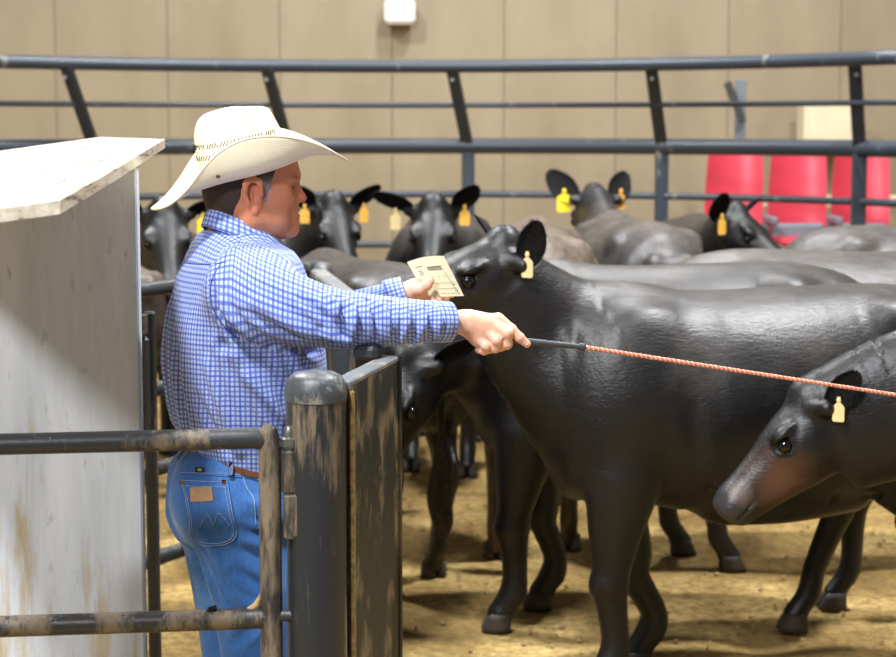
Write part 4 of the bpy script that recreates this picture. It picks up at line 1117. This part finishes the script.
for y in(-1,1):
    E((.056,y*.044,.002),(.026,.018,.020),k=.025)
    s.seg((.000,y*.052,-.048),(.072,y*.018,-.071),.020,.018,k=.03)
    s.seg((-.004,y*.060,-.046),(-.002,y*.066,.0),.015,.016,k=.03)
    E((.030,y*.050,-.045),(.040,.014,.030),k=.03)
    E((.090,y*.013,-.006),(.011,.008,.009),k=.008)
    E((.084,y*.031,.024),(.015,.017,.012),k=.014,neg=True)
    E((.070,y*.031,.023),(.015,.017,.014),k=.008)
    E((.090,y*.034,.022),(.012,.013,.0028),k=.003,neg=True)
    E((.078,y*.030,.042),(.014,.022,.006),k=.010)
    s.seg((.088,y*.012,-.009),(.086,y*.012,-.003),.004,.003,k=.004,neg=True)
    # jowl fold beside the mouth
    s.seg((.082,y*.022,-.012),(.078,y*.030,-.044),.0035,.003,k=.006,neg=True)
E((.086,0,-.069),(.015,.021,.016),k=.012)
E((.072,0,-.036),(.026,.031,.027),k=.02)
E((.0935,0,-.0275),(.008,.020,.0060),k=.006); E((.092,0,-.0400),(.008,.019,.0062),k=.006)
E((.104,0,-.0338),(.012,.026,.0026),k=.003,neg=True)
s.seg((.088,0,.030),(.103,0,.003),.0080,.0095,k=.010); E((.1035,0,-.002),(.012,.0095,.0085),k=.007)
# neck and throat
s.chain([(-.024,0,.0,.056,.058),(-.032,0,-.06,.058,.062),(-.042,0,-.12,.060,.066),(-.065,0,-.20,.070,.072)],k=.03,n=3,c1=.03)
s.seg((.030,0,-.070),(-.010,0,-.125),.022,.034,k=.035)
s.seg((-.01,-.052,-.03),(.005,-.035,-.15),.014,.014,k=.03); s.seg((-.01,.052,-.03),(.005,.035,-.15),.014,.014,k=.03)
# ears
for y in(-1,1):
    e=lambda x,z,d: (x,y*(.074+d),z)
    s.ell(e(-.001,.0,.004),(.034,.006,.017),ax=(-.22,0,1),k=.006)
    s.chain([(*e(.010,.006,.009),.004,.004),(*e(.012,.020,.012),.004,.004),(*e(.004,.034,.014),.0045,.0045),(*e(-.010,.034,.017),.0045,.0045),(*e(-.018,.020,.020),.0045,.0045),(*e(-.016,.0,.019),.004,.004),(*e(-.008,-.016,.013),.004,.004)],k=.004,n=3)
    s.ell(e(.001,-.026,.008),(.011,.005,.009),ax=(0,0,1),k=.006)
    s.ell(e(.001,.008,.013),(.017,.007,.007),ax=(-.1,0,1),k=.004,neg=True)
V,F=s.nets(*grid3(np.array([-.15,-.115,-.24]),np.array([.13,.115,.15]),.0027)); V=relax(V,F,1,.4)
col=np.tile(np.array(rgb(202,134,98)[:3]),(len(V),1)); 
def paint(c_,r_,colr,amt,soft=1.3):
    q=np.linalg.norm((V-np.array(c_))/np.array(r_),axis=1); w_=(np.clip((soft-q)/(soft-.5),0,1)*amt)[:,None]; col[:]=col*(1-w_)+np.array(rgb(*colr)[:3])*w_
paint((.11,0,-.002),(.018,.022,.014),(206,104,88),.7)
for y in(-1,1):
    paint((.0,y*.085,.0),(.025,.025,.04),(214,122,98),.6); paint((-.05,y*.05,-.05),(.05,.04,.05),(214,126,100),.5)
    paint((.055,y*.05,-.005),(.03,.03,.025),(206,124,92),.5); paint((.05,y*.05,-.055),(.04,.03,.03),(196,134,104),.5)
    paint((.030,y*.068,.005),(.012,.02,.022),(190,160,144),.45); paint((.084,y*.03,.044),(.014,.02,.006),(84,58,42),.95)
    paint((.080,y*.034,.024),(.012,.016,.006),(140,84,64),.6)
paint((.1,0,-.034),(.012,.024,.006),(176,92,84),.9)
body_me=[(V@np.array(Hm.to_3x3()).T+np.array(h0),F,col)]
# hair
s2=Sdf(); s2.ell((-.011,0,.045),(.0975,.081,.093),k=.001); s2.ell((-.041,0,.014),(.069,.072,.066),k=.02); s2.ell((.03,0,.06),(.063,.070,.05),k=.02)
s2.chain([(-.034,0,-.01,.060,.062),(-.038,0,-.05,.061,.063)],k=.02,c1=.02)
for y in(-1,1): s2.seg((.016,y*.0735,.035),(.022,y*.0700,-.004),.0080,.0050,k=.008)
s2.ell((.10,0,.03),(.20,.3,.06),ax=(.75,0,-.66),k=.001) if False else None
V,F=s2.nets(*grid3(np.array([-.15,-.115,-.12]),np.array([.13,.115,.15]),.0030))
# keep what lies behind the hairline and round the ears
c=V[F].mean(1); line=(c[:,0]-.046)*.62-(c[:,2]-.026)*.78
keep=((line<-.0)&(c[:,0]<.035))|((c[:,2]>.036)&(c[:,0]<.045-(.06-c[:,2])*.35)); side=(np.abs(c[:,1])>.055)&(c[:,0]>.010)&(c[:,0]<.027)&(c[:,2]>-.006)&(c[:,2]<.05); keep=keep|side
keep&=~((c[:,0]-(-.003))**2/.026**2+(c[:,2]-.003)**2/.041**2<1)|(c[:,2]>.040)
keep&=~((c[:,2]<-.052-(c[:,0]+.07)*.3))
V2=V.copy(); F2=F[keep]
hc=np.tile(np.array(rgb(62,44,34)[:3]),(len(V),1))
w_=np.clip((V[:,0]-(-.01))/.03,0,1)*np.clip((.05-V[:,2])/.04,0,1); hc=hc*(1-w_[:,None]*.85)+np.array(rgb(196,186,180)[:3])*w_[:,None]*.85
VW=V2@np.array(Hm.to_3x3()).T+np.array(h0); me=mesh('hair',VW,F2); vcol(me,'tint',hc); mobj('hair',me,HAIR)
for y in(-1,1):
    mb=MB().lathe([(.0118*math.sin(PI*i/10)+1e-5,-.0118*math.cos(PI*i/10)) for i in range(11)],h0+Hm.to_3x3()@Vector((.0725,y*.031,.0225)),16)
    eo=mobj('eye',mesh('eye',mb.V,mb.F),plain('eye_white',rgb(190,170,158),.2,0,.6,5,.04))
    mb=MB().lathe([(.0055,0),(.004,.0012),(.001,.0016)],h0+Hm.to_3x3()@Vector((.0836,y*.0325,.0225)),12,Hm.to_3x3()@Matrix.Rotation(PI/2,3,'Y'))
    mobj('iris',mesh('iris',mb.V,mb.F),plain('iris_brown',rgb(60,44,34),.1,0,.6),eo)
# hands --------------------------------------------------------------
def hand(lo,hi,build,h=.0023):
    q=Sdf(); build(q); V,F=q.nets(*grid3(np.array(lo),np.array(hi),h)); V=relax(V,F,1,.4)
    c_=np.tile(np.array(rgb(236,186,160)[:3]),(len(V),1)); return V,F,c_
def fing(q,pts,rs,k=.0028):
    P_=[M_(*p) for p in pts]
    for a,b,r0,r1 in zip(P_,P_[1:],rs,rs[1:]): q.seg(T_(a),T_(b),r0,r1,k=k)
    for p,r_ in zip(P_[1:-1],rs[1:-1]): q.ell(T_(p),(r_*1.06,)*3,k=k)
RO=.015
def right(q):
    W=lambda px,py,o: M_(px,py,RO+o)
    # forearm, wrist, back of the hand
    q.chain([(*W(400,322,-.06),.034,.032),(*W(440,322,-.01),.030,.026),(*W(458,322,0),.026,.024),(*W(468,323,0),.030,.023)],k=.01,n=2,side=(0,0,1))
    for p,r_ in (((497,320,.012),.0150),((495,326,.004),.0155),((489,332,.002),.0150),((481,338,.006),.0140)):
        q.seg(T_(W(464,322,.004)),T_(W(*p)),.021,r_,k=.010)
    q.ell(T_(W(476,326,.010)),(.038,.022,.031),ax=(1,0,-.35),side=(0,1,0),k=.012); q.ell(T_(W(480,336,.010)),(.026,.019,.026),ax=(1,0,-.5),k=.012)
    f=lambda pts,rs: fing(q,[(a,b,c_+RO) for a,b,c_ in pts],rs)
    f([(498,319,.008),(511,329.5,.003),(519.5,337.5,.004),(527,344,.008)],[.0145,.0122,.0108,.0088])
    f([(498,326,.0),(507,333,-.012),(507,344,-.004),(500,348,.016)],[.0140,.0128,.0114,.0092])
    f([(489,333,-.002),(497,340,-.013),(495,348,-.003),(488,350,.016)],[.0132,.0120,.0108,.0090])
    f([(480,339,.0),(486,346,-.008),(484,350.5,.004),(479,350,.018)],[.0125,.0108,.0098,.0084])
    # thumb on the far side, closing over the handle
    f([(466,325,.030),(484,328,.046),(500,333,.046),(513,338,.040)],[.018,.0145,.012,.0095])
    # skin creases between the fingers
    for a,b in (((500,328,-.012),(504,341,-.016)),((492,336,-.012),(496,346,-.016))):
        q.seg(T_(W(*a)),T_(W(*b)),.0016,.0016,k=.003,neg=True)
A=M_(385,300,-.1);B=M_(540,360,.12)
body_me.append(hand((M_(398,300).x,MD-.10,M_(400,372).z),(M_(536,300).x,MD+.10,M_(400,292).z),right))
LO=.36
def left(q):
    W=lambda px,py,o: M_(px,py,LO+o)
    q.chain([(*W(370,304,-.02),.032,.030),(*W(395,297,-.01),.027,.024),(*W(408,292.5,0),.024,.022)],k=.01,n=2)
    q.seg(T_(W(407,292,.0)),T_(W(420,288,.016)),.023,.019,k=.012); q.seg(T_(W(408,294,.01)),T_(W(428,297,.020)),.020,.014,k=.012)
    q.ell(T_(W(416,287,.0)),(.022,.018,.022),k=.012)
    f=lambda pts,rs: fing(q,[(a,b,c_+LO) for a,b,c_ in pts],rs)
    f([(412,290,-.012),(420,289,-.024),(426.5,285,-.027),(430,281,-.024)],[.0165,.0135,.0125,.0105])
    f([(420,287,.022),(438,289,.034),(448,292,.030),(452,295,.022)],[.012,.0095,.0088,.0075])
    f([(422,291,.024),(438,294,.036),(446,297,.030),(447,298.5,.020)],[.012,.0095,.0088,.0078])
    f([(423,295,.022),(434,298,.032),(439,300,.026),(438,301,.016)],[.0115,.0095,.0090,.0080])
    f([(420,298,.018),(428,301,.024),(432,302,.018),(431,302,.010)],[.0105,.0088,.0080,.0070])
body_me.append(hand((M_(366,300,.3).x,MD+.25,M_(400,325,.36).z),(M_(462,300,.3).x,MD+.47,M_(400,266,.36).z),left))
# covered core of the body so that head, arms and trunk are one figure
q=Sdf()
q.chain([(*M_(px,py,o),a*.8,b*.8) for px,py,o,a,b in ((242,240,0,.06,.06),(240,262,0,.18,.10),(242,300,0,.20,.13),(246,370,0,.19,.14),(243,450,0,.17,.12),(238,505,0,.17,.13))],k=.03,side=T_(Rd))
q.chain([(*M_(px,py,o),r_,r_) for px,py,o,r_ in ((236,283,-.14,.06),(298,310,-.20,.048),(335,319,-.18,.044),(375,321,-.125,.038),(410,321.5,-.055,.033))],k=.03)
q.chain([(*M_(px,py,o),r_,r_) for px,py,o,r_ in ((236,283,.15,.06),(300,318,.27,.046),(335,318,.31,.042),(375,304,.345,.034),(385,301,.35,.031))],k=.03)
for a,b in (((250,510,-.08),(258,700,-.082)),((258,700,-.082),(252,850,-.063)),((232,510,.08),(238,700,.09)),((238,700,.09),(231,850,.09))):
    q.seg(T_(M_(*a)),T_(M_(*b)),.06,.045,k=.03)
V,F=q.nets(*grid3(np.array([M_(150,300).x,MD-.35,.02]),np.array([M_(440,300).x,MD+.45,M_(240,225).z]),.014))
body_me.append((V,F,np.tile(np.array(rgb(222,160,130)[:3]),(len(V),1))))
VV=[];FF=[];CC=[];b0=0
for V,F,c_ in body_me: VV.append(V);FF.append(F+b0);CC.append(c_);b0+=len(V)
me=mesh('body',np.concatenate(VV),np.concatenate(FF)); vcol(me,'tint',np.concatenate(CC)); mobj('body',me,SKIN)
def nail(px,py,off,nrm,ax,l=.0055,w_=.0048):
    c_=M_(px,py,off); z=Vector(nrm).normalized(); x=Vector(ax); x=(x-z*x.dot(z)).normalized(); y=z.cross(x)
    mb=MB(); V=[];n=12
    for rr,h_ in ((1,0),(.8,.0008),(.0,.0012)):
        for k in range(n): a=2*PI*k/n; V.append(c_+x*math.cos(a)*l*rr+y*math.sin(a)*w_*rr+z*(h_-.0016*(math.sin(a)*rr)**2))
    F=[(i*n+k,i*n+(k+1)%n,(i+1)*n+(k+1)%n,(i+1)*n+k) for i in range(2) for k in range(n)]
    mb.add(V,F); mobj('fingernail',mesh('fingernail',mb.V,mb.F),NAIL)
nail(526.5,342.8,RO+.008-.0077,(.35,-.85,.55),(1,0,-.8))
nail(430.5,280.8,LO-.022-.0088,(-.1,-1,.25),(1,0,.8),.0065,.0058)
# hat ----------------------------------------------------------------
hc0=M_(250,184,0.0); tl_=R_(13.5); XA=Vector((math.cos(R_(12)),math.sin(R_(12)),0)); YA=Vector((-XA.y,XA.x,0)); ZA=Vector((0,0,1))
XA,ZA=(XA*math.cos(tl_)+ZA*math.sin(tl_)),(ZA*math.cos(tl_)-XA*math.sin(tl_))
ro_=R_(5); YA,ZA=(YA*math.cos(ro_)+ZA*math.sin(ro_)),(ZA*math.cos(ro_)-YA*math.sin(ro_))
HM=Matrix((XA,YA,ZA)).transposed().to_4x4(); HM.translation=hc0-man.location
hat=obj('hat',bpy.data.meshes.new('tmp'),None,man)
def brim():
    na,nr=120,22;V=[];F=[];U=[]
    def top(a,r_):
        c_,s_=math.cos(a),math.sin(a)
        xi,yi=.100*c_+.004,.080*s_
        amp=.112*(1-.12*max(0,-c_)); p=1.75 if c_>0 else 1.75+2.0*min(1,-c_*1.6)
        zo=amp*abs(s_)**p
        xo=.219*c_*(1-.05*abs(s_)); yo=.132*s_*(1+.06*c_)
        t=r_; bow=math.sin(PI*t)
        x=xi+(xo-xi)*t; y=yi+(yo-yi)*(t+ .30*bow*abs(s_)) 
        z=.032+(zo-.032)*t**2.0-.006*bow*abs(s_) - (.020*t if False else 0)
        if c_>0: z+= .012*bow*c_**2
        return Vector((x,y,z))
    for r_i in range(nr+1):
        for k in range(na): 
            a=2*PI*k/na; V.append(top(a,r_i/nr)); U.append((a*.16,r_i/nr*.12))
    n1=len(V)
    W=[]
    me0=mesh('b',V,[(r_i*na+k,(r_i+1)*na+k,(r_i+1)*na+(k+1)%na,r_i*na+(k+1)%na) for r_i in range(nr) for k in range(na)])
    nn=[Vector(v.normal) for v in me0.vertices]
    V2=[v-n_*.0028 for v,n_ in zip(V,nn)]
    F=[tuple(p.vertices) for p in me0.polygons]+[tuple(i+n1 for i in reversed(p.vertices)) for p in me0.polygons]
    for k in range(na):
        a=nr*na+k;b=nr*na+(k+1)%na; F.append((b,a,a+n1,b+n1)); a=k;b=(k+1)%na; F.append((a,b,b+n1,a+n1))
    me=mesh('brim',V+V2,F); ul=me.uv_layers.new(name='UVMap'); UU=U+U
    for lp in me.loops: ul.data[lp.index].uv=UU[lp.vertex_index]
    edge=MB(); L=[V[nr*na+k]-nn[nr*na+k]*.0014 for k in range(na)]; L.append(L[0]); L.append(L[1]); edge.tube(L,.0024,8,cap=False)
    return me,mesh('brim_edge',edge.V,edge.F)
def crown():
    na=96; V=[];F=[];U=[]
    def ringp(a,z):
        c_,s_=math.cos(a),math.sin(a); t=max(0,(z-.012)/.15)
        af=.108-.030*t**1.3; ab=.100-.004*t-.022*t**6; b_=.083-.016*t-.006*t*t
        x=(af if c_>0 else ab)*np.sign(c_)*abs(c_)**.92; y=b_*np.sign(s_)*abs(s_)**.94*(1-.16*max(0,c_)**2*t)
        return Vector((x,y,z))
    zs=[.037+ .127*i/16 for i in range(17)]
    for i,z in enumerate(zs):
        for k in range(na):
            a=2*PI*k/na; p=ringp(a,z); 
            if i==16: p.z-=.002
            p.z-= max(0,math.cos(a))**2*.012*(i/16)**2; V.append(p); U.append((a*.095,z))
    rim=[ringp(2*PI*k/na,zs[-1]) for k in range(na)]
    m=14
    for j in range(1,m+1):
        t=j/m
        for k in range(na):
            a=2*PI*k/na; r_=rim[k]; x=r_.x*(1-t)+.0*t; y=r_.y*(1-t)
            z=zs[-1]+.004*math.sin(PI*min(t*2.2,1))
            z-=.030*math.exp(-(y/.016)**2)*min(1,t*2.5)*(1 if x<.09 else 0)*max(.25,1-.4*abs(x)/.1)
            z-=.012*math.exp(-((abs(y)-.040)/.012)**2)*math.exp(-((x-.045)/.03)**2)
            z-=max(0,math.cos(a))**2*.012*(1-t)
            V.append(Vector((x,y,z))); U.append((x,y))
    nrw=len(V)//na
    for i in range(nrw-1):
        for k in range(na): a=i*na+k;b=i*na+(k+1)%na; F.append((a,b,b+na,a+na))
    F.append(tuple(range((nrw-1)*na,nrw*na)))
    me=mesh('crown',V,F); ul=me.uv_layers.new(name='UVMap')
    for lp in me.loops: ul.data[lp.index].uv=U[lp.vertex_index]
    ey=MB()
    for z0,n_,st in ((.108,84,0),(.103,84,.5),(.084,60,0),(.079,60,.5)):
        for k in range(n_):
            a=2*PI*(k+st)/n_
            if random.random()<.12 or math.cos(a)>.80: continue
            p=ringp(a,z0); q_=ringp(a+.01,z0); tdir=(q_-p).normalized(); nrm=tdir.cross(Vector((0,0,1)))
            M3=Matrix((tdir,nrm,Vector((0,0,1)))).transposed(); M3=M3@Matrix.Rotation(.35,3,'Y')
            p.z-=max(0,math.cos(a))**2*.012*((z0-.012)/.152)**2
            ey.box(p+nrm*.0002,(.0015,.0014,.0050),M3,0)
    return me,mesh('eyelet',ey.V,ey.F,False)
bm_,be_=brim(); hat.data=bm_; hat.name='hat'; bm_.materials.append(STRAW); hat.matrix_basis=HM
obj('brim_edge',be_,STRAW,hat)
cm_,ey_=crown(); cr_=obj('crown',cm_,STRAW,hat); e_=obj('eyelet',ey_,DARKH,hat); e_['kind']='stuff'
mb=MB().lathe([(.0045,0),(.005,.001),(.003,.0025),(.0005,.003)],(0,0,0),6)
pin=obj('pin',mesh('pin',mb.V,mb.F),GOLD,hat)
HB=BVHTree.FromPolygons([hat.matrix_basis@v.co+man.location for v in bm_.vertices],[tuple(p.vertices) for p in bm_.polygons])
hp=proj(HB,218,176,.001)
if hp:
    inv=(Matrix.Translation(man.location)@HM).inverted(); pin.matrix_basis=Matrix.Translation(inv@hp[0])@(inv.to_3x3()@hp[1]).to_track_quat('Z','Y').to_matrix().to_4x4()
# whip ---------------------------------------------------------------
wa=M_(497,338,RO+.022);wb_=M_(583,347,RO+.045);we=P(900,395.5,MD+.25)
wroot=empty('livestock_whip',wa); tag(wroot,'black-handled stock whip with orange braided shaft held in the right hand','whip')
d1=(wb_-wa); hs=wa-d1*.16
mb=MB()
n=44; pts=[hs-wa+(wb_-hs)*(i/n) for i in range(n+1)]
mb.tube(pts,[.0078+(.0007 if i%3==0 else 0)-.0018*i/n for i in range(n+1)],14); mb.build('handle',GRIP,wroot)
mb=MB().lathe([(.0085,0),(.009,.004),(.009,.010),(.006,.013)],(0,0,0),14,d1.to_track_quat('Z','Y').to_matrix()); 
for v in mb.V: v+=wb_-wa-d1.normalized()*.008
mb.build('collar',GRIP,wroot)
L_=(we-wb_); n=900; core=MB(); core.tube([wb_-wa,wb_-wa+L_],[.0032,.0024],8); core.build('core',ORANGE,wroot)
ax=L_.normalized();u=ax.orthogonal().normalized();v=ax.cross(u)
for nm,ph,sgn,mt in (('braid_strand',0,1,ORANGE),('braid_strand',2.09,1,PALEB),('braid_strand',4.19,1,ORANGE),('braid_strand',1.0,-1,ORANGE)):
    mb=MB();pts=[];turns=L_.length/.0115
    for i in range(n+1):
        t=i/n; a=ph+sgn*2*PI*turns*t; r_=.0034*(1-.2*t); pts.append(wb_-wa+L_*t+(u*math.cos(a)+v*math.sin(a))*r_)
    mb.tube(pts,.0018,5); mb.build(nm,mt,wroot,autosm=False)
# card ---------------------------------------------------------------
PD=MD+LO-.006
cd=empty('card',M_(432,278,LO)); tag(cd,'small cream printed card held up in the left hand','card')
def cardpt(u,v):
    TL,TR,BR,BL=[np.array(q,float) for q in ((407,262),(444,256),(464,296),(427,297))]
    q=(TL*(1-u)+TR*u)*(1-v)+(BL*(1-u)+BR*u)*v; q=q+np.array((0,-2.2))*math.sin(PI*u)*(1-v)
    return P(q[0],q[1],PD+.006*math.sin(PI*u)-.012*v*.0-.03*(u-.5)) -cd.location
V=[];F=[];nx=16
for j in range(nx+1):
    for i in range(nx+1): V.append(cardpt(i/nx,j/nx))
n1=len(V);V+=[p+Vector((0,.0007,0)) for p in V]
for j in range(nx):
    for i in range(nx): a=j*(nx+1)+i;F+=[(a,a+nx+1,a+nx+2,a+1),(a+n1,a+1+n1,a+nx+2+n1,a+nx+1+n1)]
bd=[i for i in range(nx+1)]+[(j+1)*(nx+1)-1 for j in range(1,nx+1)]+[nx*(nx+1)+i for i in range(nx-1,-1,-1)]+[j*(nx+1) for j in range(nx-1,0,-1)]
for a,b in zip(bd,bd[1:]+bd[:1]): F.append((b,a,a+n1,b+n1))
obj('sheet',mesh('sheet',V,F,False),PAPER,cd)
ink=MB()
def stroke(u0,v0,u1,v1,w_=.012):
    du,dv=(v1-v0),-(u1-u0); l=math.hypot(du,dv) or 1; du,dv=du/l*w_,dv/l*w_
    q=[cardpt(u0-du,v0-dv),cardpt(u1-du,v1-dv),cardpt(u1+du,v1+dv),cardpt(u0+du,v0+dv)]
    ink.add([p+Vector((0,-.0004,0)) for p in q],[(0,1,2,3)])
rr=random.Random(2)
for k in range(8):      # heavy heading word
    u=.40+k*.048; stroke(u,.245,u,.325,.007); stroke(u+.018,.245,u+.018,.325,.006)
stroke(.40,.250,.80,.250,.007); stroke(.40,.322,.80,.322,.007)
for (a,b,c_) in ((.12,.30,.20),(.14,.24,.31),(.14,.25,.36),(.14,.24,.41)): stroke(a,c_,b,c_,.008)
for k in range(5): stroke(.28+k*.15,.5,.31+k*.15,.5,.008)
for v in (.66,.80,.92): stroke(.42,v,.93,v,.0035)
for v in (.71,.86): stroke(.84,v,.92,v,.008)
stroke(.80,.38,.90,.97,.006)
ink.build('printing',INK,cd,smooth=False)
